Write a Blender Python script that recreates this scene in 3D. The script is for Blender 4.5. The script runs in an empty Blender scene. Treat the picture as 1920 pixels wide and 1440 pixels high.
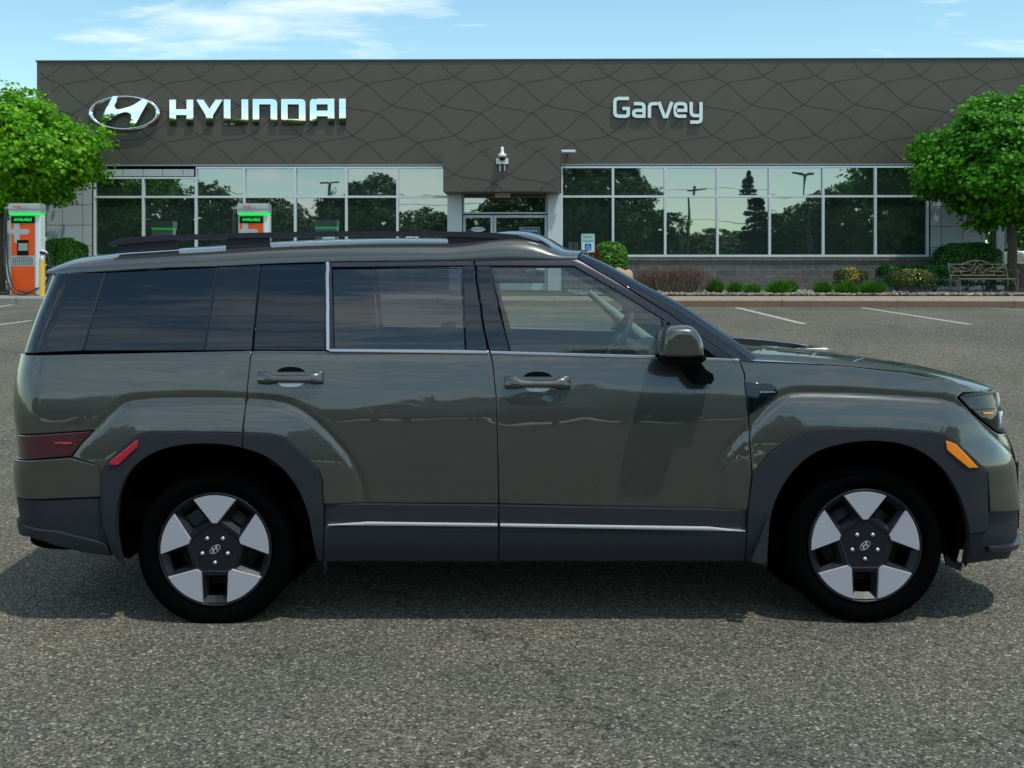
import bpy, bmesh, math, random
import numpy as np
from mathutils import Vector, Matrix, noise
from mathutils.geometry import delaunay_2d_cdt
R = math.radians
random.seed(7); np.random.seed(7)
scene = bpy.context.scene
COL = scene.collection

# ------------------------------------------------------------------ camera
F, CX, HY, CZ = 1950.0, 960.0, 500.0, 1.552
cam_d = bpy.data.cameras.new("camera"); cam = bpy.data.objects.new("camera", cam_d); COL.objects.link(cam)
cam.location = (0, 0, CZ); cam.rotation_euler = (R(90), 0, 0)
cam_d.lens = F/1920*36.0; cam_d.sensor_width = 36; cam_d.shift_y = -(720-HY)/1920.0
cam_d.clip_start = .1; cam_d.clip_end = 3000
scene.camera = cam

# ------------------------------------------------------------------ light
SUN = Vector((0.29, -0.275, 1.0)).normalized()
elev = math.asin(SUN.z); azim = math.atan2(SUN.x, SUN.y)
sd = bpy.data.lights.new("sun", 'SUN'); sd.energy = 3.0; sd.angle = R(0.8); sd.color = (1.0, .955, .88)
so = bpy.data.objects.new("sun", sd); COL.objects.link(so); so.rotation_euler = SUN.to_track_quat('Z', 'Y').to_euler()
W = bpy.data.worlds.new("World"); scene.world = W; W.use_nodes = True
nt = W.node_tree; nt.nodes.clear()
def wn(t, **k):
    n = nt.nodes.new(t)
    for a, b in k.items(): setattr(n, a, b)
    return n
out = wn('ShaderNodeOutputWorld'); bg = wn('ShaderNodeBackground'); bg.inputs[1].default_value = .145
sky = wn('ShaderNodeTexSky', sky_type='NISHITA'); sky.sun_disc = False; sky.sun_elevation = elev; sky.sun_rotation = azim
sky.air_density = 1.0; sky.dust_density = .35; sky.ozone_density = 2.2
tc = wn('ShaderNodeTexCoord'); sep = wn('ShaderNodeSeparateXYZ'); nt.links.new(tc.outputs['Generated'], sep.inputs[0])
mz = wn('ShaderNodeMath', operation='ADD'); nt.links.new(sep.outputs[2], mz.inputs[0]); mz.inputs[1].default_value = .16
dx = wn('ShaderNodeMath', operation='DIVIDE'); dy = wn('ShaderNodeMath', operation='DIVIDE')
nt.links.new(sep.outputs[0], dx.inputs[0]); nt.links.new(mz.outputs[0], dx.inputs[1])
nt.links.new(sep.outputs[1], dy.inputs[0]); nt.links.new(mz.outputs[0], dy.inputs[1])
cmb = wn('ShaderNodeCombineXYZ'); nt.links.new(dx.outputs[0], cmb.inputs[0]); nt.links.new(dy.outputs[0], cmb.inputs[1])
mp = wn('ShaderNodeMapping'); mp.inputs['Scale'].default_value = (.85, 1.75, 1); mp.inputs['Location'].default_value = (2.3, 1.7, 0); mp.inputs['Rotation'].default_value = (0, 0, R(14))
nt.links.new(cmb.outputs[0], mp.inputs[0])
cn = wn('ShaderNodeTexNoise'); cn.inputs['Scale'].default_value = 1.0; cn.inputs['Detail'].default_value = 8; cn.inputs['Roughness'].default_value = .56; cn.inputs['Distortion'].default_value = .35
nt.links.new(mp.outputs[0], cn.inputs[0])
cr_ = wn('ShaderNodeValToRGB'); cr_.color_ramp.elements[0].position = .50; cr_.color_ramp.elements[1].position = .69
cb_ = wn('ShaderNodeMath', operation='MULTIPLY_ADD'); nt.links.new(sep.outputs[1], cb_.inputs[0]); cb_.inputs[1].default_value = -.03
cn2 = wn('ShaderNodeTexNoise'); cn2.inputs['Scale'].default_value = 5.5; cn2.inputs['Detail'].default_value = 7; cn2.inputs['Roughness'].default_value = .6; cn2.inputs['Distortion'].default_value = .6; nt.links.new(mp.outputs[0], cn2.inputs[0])
n2a = wn('ShaderNodeMath', operation='SUBTRACT'); nt.links.new(cn2.outputs[0], n2a.inputs[0]); n2a.inputs[1].default_value = .5
zc0 = wn('ShaderNodeMath', operation='MAXIMUM'); nt.links.new(sep.outputs[2], zc0.inputs[0]); zc0.inputs[1].default_value = 0
n2b = wn('ShaderNodeMath', operation='MULTIPLY'); nt.links.new(n2a.outputs[0], n2b.inputs[0]); nt.links.new(zc0.outputs[0], n2b.inputs[1])
n2c = wn('ShaderNodeMath', operation='MULTIPLY_ADD'); nt.links.new(n2b.outputs[0], n2c.inputs[0]); n2c.inputs[1].default_value = 1.5; nt.links.new(cn.outputs[0], n2c.inputs[2]); nt.links.new(n2c.outputs[0], cb_.inputs[2]); nt.links.new(cb_.outputs[0], cr_.inputs[0])
cm = wn('ShaderNodeMath', operation='MULTIPLY'); nt.links.new(cr_.outputs[0], cm.inputs[0]); cm.inputs[1].default_value = .78
tint = wn('ShaderNodeMix', data_type='RGBA', blend_type='MULTIPLY'); tint.inputs[0].default_value = 1; tint.inputs[7].default_value = (1.36, 1.58, 1.34, 1)
nt.links.new(sky.outputs[0], tint.inputs[6])
mixc = wn('ShaderNodeMix', data_type='RGBA'); mixc.inputs[7].default_value = (9.0, 9.4, 9.4, 1)
nt.links.new(cm.outputs[0], mixc.inputs[0]); nt.links.new(tint.outputs[2], mixc.inputs[6])
nt.links.new(mixc.outputs[2], bg.inputs[0]); nt.links.new(bg.outputs[0], out.inputs[0])
scene.view_settings.view_transform = 'Standard'; scene.view_settings.look = 'None'
scene.view_settings.exposure = -0.09; scene.view_settings.gamma = 1

# ------------------------------------------------------------------ materials
MATS = {}
def mat(name, col, rough=.6, metal=0, spec=.5, coat=0, emis=None, estr=1, var=0, vscale=3, bump=0, bscale=40, bdist=.01, aniso=None, trans=0, coat_r=.03):
    m = bpy.data.materials.new(name); m.use_nodes = True; n = m.node_tree; b = n.nodes['Principled BSDF']
    b.inputs['Base Color'].default_value = (*col, 1); b.inputs['Roughness'].default_value = rough; b.inputs['Metallic'].default_value = metal
    b.inputs['Specular IOR Level'].default_value = spec; b.inputs['Coat Weight'].default_value = coat; b.inputs['Coat Roughness'].default_value = coat_r
    if emis: b.inputs['Emission Color'].default_value = (*emis, 1); b.inputs['Emission Strength'].default_value = estr
    if trans: b.inputs['Transmission Weight'].default_value = trans
    t = n.nodes.new('ShaderNodeTexCoord')
    if var:
        x = n.nodes.new('ShaderNodeTexNoise'); x.inputs['Scale'].default_value = vscale; x.inputs['Detail'].default_value = 6; x.inputs['Roughness'].default_value = .65
        n.links.new(t.outputs['Object'], x.inputs[0])
        r = n.nodes.new('ShaderNodeValToRGB'); r.color_ramp.elements[0].position = .3; r.color_ramp.elements[1].position = .7
        r.color_ramp.elements[0].color = (*[c*(1-var) for c in col], 1); r.color_ramp.elements[1].color = (*[min(1, c*(1+var)) for c in col], 1)
        n.links.new(x.outputs[0], r.inputs[0]); n.links.new(r.outputs[0], b.inputs['Base Color'])
    if bump:
        x = n.nodes.new('ShaderNodeTexNoise'); x.inputs['Scale'].default_value = bscale; x.inputs['Detail'].default_value = 4
        n.links.new(t.outputs['Object'], x.inputs[0])
        bm_ = n.nodes.new('ShaderNodeBump'); bm_.inputs['Strength'].default_value = bump; bm_.inputs['Distance'].default_value = bdist
        n.links.new(x.outputs[0], bm_.inputs['Height']); n.links.new(bm_.outputs[0], b.inputs['Normal'])
    MATS[name] = m
    return m
def ramp(n, stops):
    r = n.nodes.new('ShaderNodeValToRGB'); e = r.color_ramp.elements
    while len(e) < len(stops): e.new(.5)
    for i, (p, c) in enumerate(stops): e[i].position = p; e[i].color = (*c, 1)
    return r
PAINT = mat('olive_paint', (.063, .066, .059), .28, .45, .5, 1.0, var=.05, vscale=500, coat_r=.012); PAINT.node_tree.nodes['Principled BSDF'].inputs['Coat IOR'].default_value = 1.6
pn = PAINT.node_tree; pt_ = pn.nodes.new('ShaderNodeTexCoord'); pm_ = pn.nodes.new('ShaderNodeMapping'); pm_.inputs['Scale'].default_value = (1, 1, 3.2); px_ = pn.nodes.new('ShaderNodeTexNoise'); px_.inputs['Scale'].default_value = 1.7; px_.inputs['Detail'].default_value = 2; pb_ = pn.nodes.new('ShaderNodeBump'); pb_.inputs['Strength'].default_value = 1; pb_.inputs['Distance'].default_value = .006
pn.links.new(pt_.outputs['Object'], pm_.inputs[0]); pn.links.new(pm_.outputs[0], px_.inputs[0]); pn.links.new(px_.outputs[0], pb_.inputs['Height']); pn.links.new(pb_.outputs[0], pn.nodes['Principled BSDF'].inputs['Normal']); pn.links.new(pb_.outputs[0], pn.nodes['Principled BSDF'].inputs['Coat Normal'])
CLAD = mat('cladding_plastic', (.019, .021, .028), .62, 0, .35, bump=.15, bscale=900, bdist=.001)
BLACKG = mat('gloss_black', (.003, .005, .010), .04, 0, .65, 0)
BLACKM = mat('matt_black', (.003, .003, .0035), .8, 0, .05)
SHUT = mat('shut_line_black', (.003, .003, .003), .9, 0, .0)
TYRE = mat('tyre_rubber', (.002, .002, .0022), .9, 0, .02)
CHROME = mat('satin_trim', (.50, .50, .52), .28, .85)
RAILM = mat('rail_dark', (.035, .035, .05), .35, .4, .5)
CHR2 = mat('chrome', (.85, .88, .88), .04, 1)
RIM_S = mat('rim_silver', (.52, .53, .60), .36, .4, .5, .2)
RIM_D = mat('rim_dark', (.009, .010, .015), .42, .1, .4, 0)
DISC = mat('brake_steel', (.02, .02, .022), .6, 0)
RED = mat('red_reflector', (.42, .012, .03), .25, 0, .5, .6)
REDD = mat('dark_red_lens', (.055, .008, .016), .08, 0, .5, 1)
AMBER = mat('amber_reflector', (.95, .26, .012), .25, 0, .5, .6)
LENS = mat('lamp_lens', (.05, .055, .07), .06, .3, .6, 1)
LEDGE_HL = mat('ledge_highlight', (.55, .57, .56), .35, .2)  # highlight of the sill ledge, put in as a pale colour
LENSW = mat('lamp_clear', (.35, .38, .44), .1, .5, .6, 1)
TRIMI = mat('pale_interior', (.42, .50, .46), .8)
SEATM = mat('seat_cloth', (.035, .04, .045), .85)
DASH = mat('dash_plastic', (.05, .06, .065), .6)
def glassmat(name, tintc, refl, gloss=(1, 1, 1), body=(0, 0, 0), bodyf=0.0):
    m = bpy.data.materials.new(name); m.use_nodes = True; n = m.node_tree; n.nodes.clear()
    o = n.nodes.new('ShaderNodeOutputMaterial'); tr = n.nodes.new('ShaderNodeBsdfTransparent'); tr.inputs[0].default_value = (*tintc, 1)
    g = n.nodes.new('ShaderNodeBsdfGlossy'); g.inputs[0].default_value = (*gloss, 1); g.inputs['Roughness'].default_value = .01
    df = n.nodes.new('ShaderNodeBsdfDiffuse'); df.inputs[0].default_value = (*body, 1)
    m0 = n.nodes.new('ShaderNodeMixShader'); m0.inputs[0].default_value = bodyf
    n.links.new(tr.outputs[0], m0.inputs[1]); n.links.new(df.outputs[0], m0.inputs[2])
    fr = n.nodes.new('ShaderNodeFresnel'); fr.inputs[0].default_value = 1.5
    mr = n.nodes.new('ShaderNodeMapRange'); mr.inputs[3].default_value = refl; mr.inputs[4].default_value = 1
    n.links.new(fr.outputs[0], mr.inputs[0])
    m1 = n.nodes.new('ShaderNodeMixShader'); n.links.new(mr.outputs[0], m1.inputs[0]); n.links.new(m0.outputs[0], m1.inputs[1]); n.links.new(g.outputs[0], m1.inputs[2])
    n.links.new(m1.outputs[0], o.inputs[0]); MATS[name] = m
    return m
GL_F = glassmat('front_door_glass', (.74, .84, .79), .03, body=(.13, .155, .14), bodyf=.13)
GL_R = glassmat('privacy_glass', (.50, .52, .58), .035, body=(.004, .010, .020), bodyf=.22)
GL_Q = glassmat('dark_quarter_glass', (.03, .04, .06), .0, body=(.004, .010, .020), bodyf=.8)
GL_X = glassmat('far_grey_glass', (.14, .145, .14), .03, body=(.17, .175, .165), bodyf=.72)
GL_W = glassmat('windshield_glass', (.55, .65, .62), .06)
# building
def facade_glass():
    m = bpy.data.materials.new('facade_glass'); m.use_nodes = True; n = m.node_tree; n.nodes.clear()
    o = n.nodes.new('ShaderNodeOutputMaterial'); g = n.nodes.new('ShaderNodeBsdfGlossy'); g.inputs[0].default_value = (.325, .335, .335, 1); g.inputs['Roughness'].default_value = .012
    df = n.nodes.new('ShaderNodeBsdfDiffuse'); df.inputs[0].default_value = (.014, .024, .021, 1)
    t = n.nodes.new('ShaderNodeTexCoord'); x = n.nodes.new('ShaderNodeTexNoise'); x.inputs['Scale'].default_value = .9; x.inputs['Detail'].default_value = 1
    n.links.new(t.outputs['Object'], x.inputs[0]); b = n.nodes.new('ShaderNodeBump'); b.inputs['Strength'].default_value = .25; b.inputs['Distance'].default_value = .012
    n.links.new(x.outputs[0], b.inputs['Height']); n.links.new(b.outputs[0], g.inputs['Normal'])
    a = n.nodes.new('ShaderNodeAddShader'); n.links.new(g.outputs[0], a.inputs[0]); n.links.new(df.outputs[0], a.inputs[1]); n.links.new(a.outputs[0], o.inputs[0])
    return m
FGLASS = facade_glass()
FASC = mat('fascia_brown', (.098, .084, .066), .45, .1, .4, var=.05, vscale=.8)
JOINT = mat('panel_joint', (.026, .026, .024), .7)
WHITEM = mat('white_frame', (.62, .68, .68), .4, 0, .5, var=.03)
PANELW = mat('grey_white_panel', (.42, .47, .48), .45, 0, .4, var=.04, vscale=1.5)
SOFF = mat('soffit', (.05, .05, .05), .6)
SIGNW = mat('sign_face_white', (.72, .86, .86), .4)
SIGNS = mat('sign_side_teal', (.10, .16, .16), .4)
def blockwall():
    m = bpy.data.materials.new('split_face_block'); m.use_nodes = True; n = m.node_tree; b = n.nodes['Principled BSDF']; b.inputs['Roughness'].default_value = .9
    t = n.nodes.new('ShaderNodeTexCoord'); mpp = n.nodes.new('ShaderNodeMapping'); mpp.inputs['Rotation'].default_value = (R(-90), 0, 0)
    n.links.new(t.outputs['Object'], mpp.inputs[0])
    br = n.nodes.new('ShaderNodeTexBrick'); br.inputs['Scale'].default_value = 1; br.inputs['Brick Width'].default_value = .62; br.inputs['Row Height'].default_value = .21; br.inputs['Mortar Size'].default_value = .008
    br.inputs['Color1'].default_value = (.10, .095, .085, 1); br.inputs['Color2'].default_value = (.135, .128, .115, 1); br.inputs['Mortar'].default_value = (.19, .185, .17, 1)
    n.links.new(mpp.outputs[0], br.inputs[0])
    x = n.nodes.new('ShaderNodeTexNoise'); x.inputs['Scale'].default_value = 9; x.inputs['Detail'].default_value = 8; x.inputs['Roughness'].default_value = .7; n.links.new(t.outputs['Object'], x.inputs[0])
    mx = n.nodes.new('ShaderNodeMix'); mx.data_type = 'RGBA'; mx.blend_type = 'OVERLAY'; mx.inputs[0].default_value = .7
    n.links.new(br.outputs[0], mx.inputs[6]); n.links.new(x.outputs[0], mx.inputs[7]); n.links.new(mx.outputs[2], b.inputs['Base Color'])
    bu = n.nodes.new('ShaderNodeBump'); bu.inputs['Strength'].default_value = .7; bu.inputs['Distance'].default_value = .03; n.links.new(x.outputs[0], bu.inputs['Height']); n.links.new(bu.outputs[0], b.inputs['Normal'])
    return m
BLOCK = blockwall()
def asphalt():
    m = bpy.data.materials.new('asphalt'); m.use_nodes = True; n = m.node_tree; b = n.nodes['Principled BSDF']; b.inputs['Roughness'].default_value = .93; b.inputs['Specular IOR Level'].default_value = .22
    t = n.nodes.new('ShaderNodeTexCoord')
    def nz(sc, det=4, ro=.6):
        x = n.nodes.new('ShaderNodeTexNoise'); x.inputs['Scale'].default_value = sc; x.inputs['Detail'].default_value = det; x.inputs['Roughness'].default_value = ro
        n.links.new(t.outputs['Object'], x.inputs[0]); return x
    v = n.nodes.new('ShaderNodeTexVoronoi'); v.inputs['Scale'].default_value = 112; v.inputs['Randomness'].default_value = 1; n.links.new(t.outputs['Object'], v.inputs[0])
    sp = n.nodes.new('ShaderNodeSeparateColor'); n.links.new(v.outputs['Color'], sp.inputs[0])
    r = ramp(n, [(0, (.048, .048, .041)), (.35, (.118, .115, .096)), (.75, (.172, .165, .137)), (.93, (.25, .235, .19)), (1, (.46, .43, .34))])
    n.links.new(sp.outputs[0], r.inputs[0])
    # dark binder between the stones
    r2 = ramp(n, [(0, (1, 1, 1)), (.42, (.95, .95, .95)), (.75, (.50, .50, .50))]); n.links.new(v.outputs['Distance'], r2.inputs[0])
    m1 = n.nodes.new('ShaderNodeMix'); m1.data_type = 'RGBA'; m1.blend_type = 'MULTIPLY'; m1.inputs[0].default_value = .8; n.links.new(r.outputs[0], m1.inputs[6]); n.links.new(r2.outputs[0], m1.inputs[7])
    x1 = nz(.55, 6, .6); r3 = ramp(n, [(.34, (.76, .80, .79)), (.66, (1.2, 1.13, 1.02))]); n.links.new(x1.outputs[0], r3.inputs[0])
    m2 = n.nodes.new('ShaderNodeMix'); m2.data_type = 'RGBA'; m2.blend_type = 'MULTIPLY'; m2.inputs[0].default_value = 1; n.links.new(m1.outputs[2], m2.inputs[6]); n.links.new(r3.outputs[0], m2.inputs[7])
    x2 = nz(28, 5, .7); r4 = ramp(n, [(.33, (.76, .76, .77)), (.66, (1.18, 1.17, 1.15))]); n.links.new(x2.outputs[0], r4.inputs[0])
    m3 = n.nodes.new('ShaderNodeMix'); m3.data_type = 'RGBA'; m3.blend_type = 'MULTIPLY'; m3.inputs[0].default_value = 1; n.links.new(m2.outputs[2], m3.inputs[6]); n.links.new(r4.outputs[0], m3.inputs[7])
    # hairline cracks
    v2 = n.nodes.new('ShaderNodeTexVoronoi'); v2.feature = 'DISTANCE_TO_EDGE'; v2.inputs['Scale'].default_value = .16
    ad = n.nodes.new('ShaderNodeVectorMath'); ad.operation = 'ADD'; xx = nz(1.3, 5, .65); sc_ = n.nodes.new('ShaderNodeVectorMath'); sc_.operation = 'SCALE'; sc_.inputs['Scale'].default_value = 1.2
    n.links.new(xx.outputs['Color'], sc_.inputs[0]); n.links.new(t.outputs['Object'], ad.inputs[0]); n.links.new(sc_.outputs[0], ad.inputs[1]); n.links.new(ad.outputs[0], v2.inputs[0])
    r5 = ramp(n, [(.0, (.42, .42, .42)), (.0022, (1, 1, 1))]); n.links.new(v2.outputs['Distance'], r5.inputs[0])
    m4 = n.nodes.new('ShaderNodeMix'); m4.data_type = 'RGBA'; m4.blend_type = 'MULTIPLY'; m4.inputs[0].default_value = .8; n.links.new(m3.outputs[2], m4.inputs[6]); n.links.new(r5.outputs[0], m4.inputs[7])
    n.links.new(m4.outputs[2], b.inputs['Base Color'])
    bu = n.nodes.new('ShaderNodeBump'); bu.inputs['Strength'].default_value = .75; bu.inputs['Distance'].default_value = .006
    inv = n.nodes.new('ShaderNodeMath'); inv.operation = 'SUBTRACT'; inv.inputs[0].default_value = 1; n.links.new(v.outputs['Distance'], inv.inputs[1])
    n.links.new(inv.outputs[0], bu.inputs['Height']); n.links.new(bu.outputs[0], b.inputs['Normal'])
    return m
ASPH = asphalt()
LINE = mat('worn_line_paint', (.36, .35, .30), .8, var=.35, vscale=30)
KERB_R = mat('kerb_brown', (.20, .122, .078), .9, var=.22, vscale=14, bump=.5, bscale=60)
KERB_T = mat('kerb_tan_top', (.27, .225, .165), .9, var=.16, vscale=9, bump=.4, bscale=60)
CONC = mat('grey_concrete', (.23, .235, .20), .9, var=.15, vscale=8, bump=.4, bscale=60)
MULCH = mat('mulch', (.06, .045, .032), .95, var=.5, vscale=25, bump=1, bscale=40, bdist=.04)
BARK = mat('bark', (.085, .066, .048), .95, var=.35, vscale=14, bump=1, bscale=26, bdist=.03)
def leafmat(name, a, b, c, trans=.35):
    m = bpy.data.materials.new(name); m.use_nodes = True; n = m.node_tree; n.nodes.clear()
    o = n.nodes.new('ShaderNodeOutputMaterial'); g = n.nodes.new('ShaderNodeNewGeometry')
    r = ramp(n, [(0, a), (.55, b), (1, c)]); n.links.new(g.outputs['Random Per Island'], r.inputs[0])
    d = n.nodes.new('ShaderNodeBsdfPrincipled'); d.inputs['Roughness'].default_value = .5; d.inputs['Specular IOR Level'].default_value = .3; n.links.new(r.outputs[0], d.inputs['Base Color'])
    tr = n.nodes.new('ShaderNodeBsdfTranslucent'); n.links.new(r.outputs[0], tr.inputs[0])
    mx = n.nodes.new('ShaderNodeMixShader'); mx.inputs[0].default_value = trans; n.links.new(d.outputs[0], mx.inputs[1]); n.links.new(tr.outputs[0], mx.inputs[2]); n.links.new(mx.outputs[0], o.inputs[0])
    MATS[name] = m
    return m
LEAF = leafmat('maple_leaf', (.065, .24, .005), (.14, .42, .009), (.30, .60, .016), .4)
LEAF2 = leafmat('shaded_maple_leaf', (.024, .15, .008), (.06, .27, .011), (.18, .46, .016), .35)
BOX = leafmat('boxwood_leaf', (.03, .13, .008), (.055, .21, .010), (.11, .30, .02), .2)
BOXD = leafmat('dark_boxwood_leaf', (.014, .085, .010), (.026, .13, .012), (.05, .19, .02), .2)
OLIVEL = leafmat('olive_leaf', (.03, .06, .015), (.055, .10, .02), (.09, .14, .035), .25)
GRASSM = leafmat('grass_blade', (.03, .12, .012), (.06, .20, .015), (.13, .30, .03), .3)
YELL = leafmat('yellow_flower', (.50, .34, .01), (.6, .42, .015), (.7, .5, .02), .2)
BARB = leafmat('barberry_leaf', (.09, .028, .028), (.15, .045, .04), (.11, .07, .04), .2)
TWIG = mat('dry_twig', (.17, .125, .095), .9, var=.3, vscale=20)
FARL = leafmat('far_tree_leaf', (.03, .075, .012), (.055, .12, .018), (.10, .17, .03), .25)
CONIF = leafmat('conifer_leaf', (.015, .035, .018), (.022, .05, .022), (.035, .065, .03), .1)
ORANGE = mat('charger_orange', (.74, .085, .004), .35, 0, .5, .3, var=.04, vscale=2)
SILV = mat('charger_silver', (.45, .49, .48), .35, .3)
WCAS = mat('charger_white', (.72, .76, .74), .35)
GREENL = mat('green_led', (0, .6, .05), .4, emis=(.0, .85, .08), estr=.8)
SCRBLK = mat('screen_black', (.006, .008, .007), .15)
RUBB = mat('cable_rubber', (.022, .024, .027), .5)
YELP = mat('bollard_yellow', (.80, .50, .085), .5, var=.06, vscale=5)
IRON = mat('wrought_iron', (.13, .105, .085), .55, .3)
SIGNB = mat('sign_blue', (.01, .10, .42), .4)
SIGNG = mat('sign_green_ink', (.02, .30, .27), .4)
SIGNR = mat('sign_red_ink', (.6, .06, .04), .4)
SIGNF = mat('sign_pale_face', (.55, .66, .64), .4)
STEEL = mat('post_steel', (.20, .17, .15), .6, .4, var=.2, vscale=10)
WOODP = mat('pole_wood', (.14, .10, .075), .9, var=.2, vscale=4)
WHITEP = mat('white_plastic', (.70, .76, .74), .4)
SIDING = mat('white_siding', (.60, .62, .60), .6)
ROOFT = mat('roof_shingle', (.20, .16, .12), .9, var=.2, vscale=6)
ROCK = mat('tan_boulder', (.40, .27, .17), .9, var=.25, vscale=4, bump=.8, bscale=7, bdist=.04)

# ------------------------------------------------------------------ helpers
def P(px, py, Y): return Vector(((px-CX)*Y/F, Y, CZ-(py-HY)*Y/F))
def link(o, parent=None):
    COL.objects.link(o)
    if parent is not None: o.parent = parent
    return o
def thing(name, label, cat, loc=(0, 0, 0), rz=0, group=None):
    o = bpy.data.objects.new(name, None); o.location = loc; o.rotation_euler = (0, 0, rz); o.empty_display_size = .2
    COL.objects.link(o); return tag(o, label, cat, group)
def tag(o, label, cat, group=None, kind=None):
    if label: o['label'] = label
    if cat: o['category'] = cat
    if group: o['group'] = group
    if kind: o['kind'] = kind
    return o
class MB:
    def __init__(s): s.v = []; s.f = []; s.m = []; s.sm = []
    def add(s, vs, fs, mi=0, smooth=False):
        o = len(s.v); s.v += [tuple(v) for v in vs]; s.f += [tuple(i+o for i in f) for f in fs]; s.m += [mi]*len(fs); s.sm += [smooth]*len(fs); return s
    def box(s, x0, x1, y0, y1, z0, z1, mi=0, b=0):
        if b > 0:
            bm = bmesh.new(); bmesh.ops.create_cube(bm, size=1)
            bmesh.ops.scale(bm, vec=(x1-x0, y1-y0, z1-z0), verts=bm.verts); bmesh.ops.translate(bm, vec=((x0+x1)/2, (y0+y1)/2, (z0+z1)/2), verts=bm.verts)
            bmesh.ops.bevel(bm, geom=bm.edges[:], offset=b, segments=2, affect='EDGES', profile=.5)
            bm.verts.index_update(); s.add([v.co for v in bm.verts], [[v.index for v in f.verts] for f in bm.faces], mi, False); bm.free(); return s
        v = [(x, y, z) for z in (z0, z1) for y in (y0, y1) for x in (x0, x1)]
        return s.add(v, [(0, 2, 3, 1), (4, 5, 7, 6), (0, 1, 5, 4), (2, 6, 7, 3), (0, 4, 6, 2), (1, 3, 7, 5)], mi)
    def tube(s, pts, r, n=8, mi=0, cap=True):
        pts = [Vector(p) for p in pts]; rs = r if isinstance(r, (list, tuple)) else [r]*len(pts); vs = []; fs = []; up = None
        for i, p in enumerate(pts):
            t = (pts[min(i+1, len(pts)-1)]-pts[max(i-1, 0)]).normalized()
            if up is None: up = t.orthogonal().normalized()
            up = (up-t*up.dot(t)); up = up.normalized() if up.length > 1e-6 else t.orthogonal().normalized()
            w = t.cross(up)
            for k in range(n):
                a = 2*math.pi*k/n; vs.append(p+(up*math.cos(a)+w*math.sin(a))*rs[i])
            if i:
                for k in range(n): fs.append(((i-1)*n+k, (i-1)*n+(k+1) % n, i*n+(k+1) % n, i*n+k))
        s.add(vs, fs, mi, True)
        if cap: s.add(vs[:n], [tuple(range(n))[::-1]], mi); s.add(vs[-n:], [tuple(range(n))], mi)
        return s
    def lathe(s, prof, org, axis='Y', n=48, mi=0, a0=0, a1=2*math.pi):
        # prof: (r, h)
        full = abs(a1-a0-2*math.pi) < 1e-6; m = n if full else n+1; vs = []
        for r, h in prof:
            for k in range(m):
                a = a0+(a1-a0)*k/n; c, q = r*math.cos(a), r*math.sin(a)
                vs.append((org[0]+c, org[1]+h, org[2]+q) if axis == 'Y' else (org[0]+c, org[1]+q, org[2]+h))
        fs = [(j*m+k, j*m+(k+1) % m, (j+1)*m+(k+1) % m, (j+1)*m+k) for j in range(len(prof)-1) for k in range(n)]
        return s.add(vs, fs, mi, True)
    def prism(s, poly, a, b, axis='Y', mi=0, holes=(), caps=(True, True), side_mi=None):
        # poly list of (x,z) for axis Y, (x,y) for Z, (y,z) for X ; handles concave + holes
        loops = [list(poly)]+[list(h) for h in holes]; P2 = []; E = []
        for lp in loops:
            o = len(P2); P2 += [Vector(p) for p in lp]; E += [(o+i, o+(i+1) % len(lp)) for i in range(len(lp))]
        r = delaunay_2d_cdt(P2, E, [], 0, 1e-6); pv = r[0]; tris = []
        for f in r[2]:
            c = sum((pv[i] for i in f), Vector((0, 0)))/len(f)
            if inside(c, loops[0]) and not any(inside(c, h) for h in loops[1:]): tris.append(tuple(f))
        def pt(p, h): return (p[0], h, p[1]) if axis == 'Y' else ((p[0], p[1], h) if axis == 'Z' else (h, p[0], p[1]))
        if caps[0]: s.add([pt(p, a) for p in pv], tris, mi)
        if caps[1]: s.add([pt(p, b) for p in pv], [t[::-1] for t in tris], mi)
        for lp in loops:
            n = len(lp); vs = [pt(p, a) for p in lp]+[pt(p, b) for p in lp]
            s.add(vs, [(i, (i+1) % n, n+(i+1) % n, n+i) for i in range(n)], mi if side_mi is None else side_mi)
        return s
    def build(s, name, mats, parent=None, loc=None, fixn=False):
        me = bpy.data.meshes.new(name); me.from_pydata(s.v, [], s.f)
        for m in (mats if isinstance(mats, (list, tuple)) else [mats]): me.materials.append(m)
        me.polygons.foreach_set('material_index', s.m); me.polygons.foreach_set('use_smooth', s.sm); me.validate(); me.update()
        if fixn:
            bm = bmesh.new(); bm.from_mesh(me); bmesh.ops.remove_doubles(bm, verts=bm.verts, dist=1e-5); bmesh.ops.recalc_face_normals(bm, faces=bm.faces); bm.to_mesh(me); bm.free()
        o = bpy.data.objects.new(name, me)
        if loc: o.location = loc
        return link(o, parent)
def inside(c, poly):
    x, y = c[0], c[1]; r = False; n = len(poly); j = n-1
    for i in range(n):
        xi, yi = poly[i][0], poly[i][1]; xj, yj = poly[j][0], poly[j][1]
        if (yi > y) != (yj > y) and x < (xj-xi)*(y-yi)/(yj-yi)+xi: r = not r
        j = i
    return r
def cr(pts, n=6, closed=False):
    out = []; m = len(pts)
    for i in range(m if closed else m-1):
        g = lambda k: np.array(pts[k % m] if closed else pts[max(0, min(m-1, k))], float)
        p0, p1, p2, p3 = g(i-1), g(i), g(i+1), g(i+2)
        for k in range(n):
            t = k/n; out.append(tuple(.5*((2*p1)+(-p0+p2)*t+(2*p0-5*p1+4*p2-p3)*t*t+(-p0+3*p1-3*p2+p3)*t**3)))
    if not closed: out.append(tuple(pts[-1]))
    return out
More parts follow.
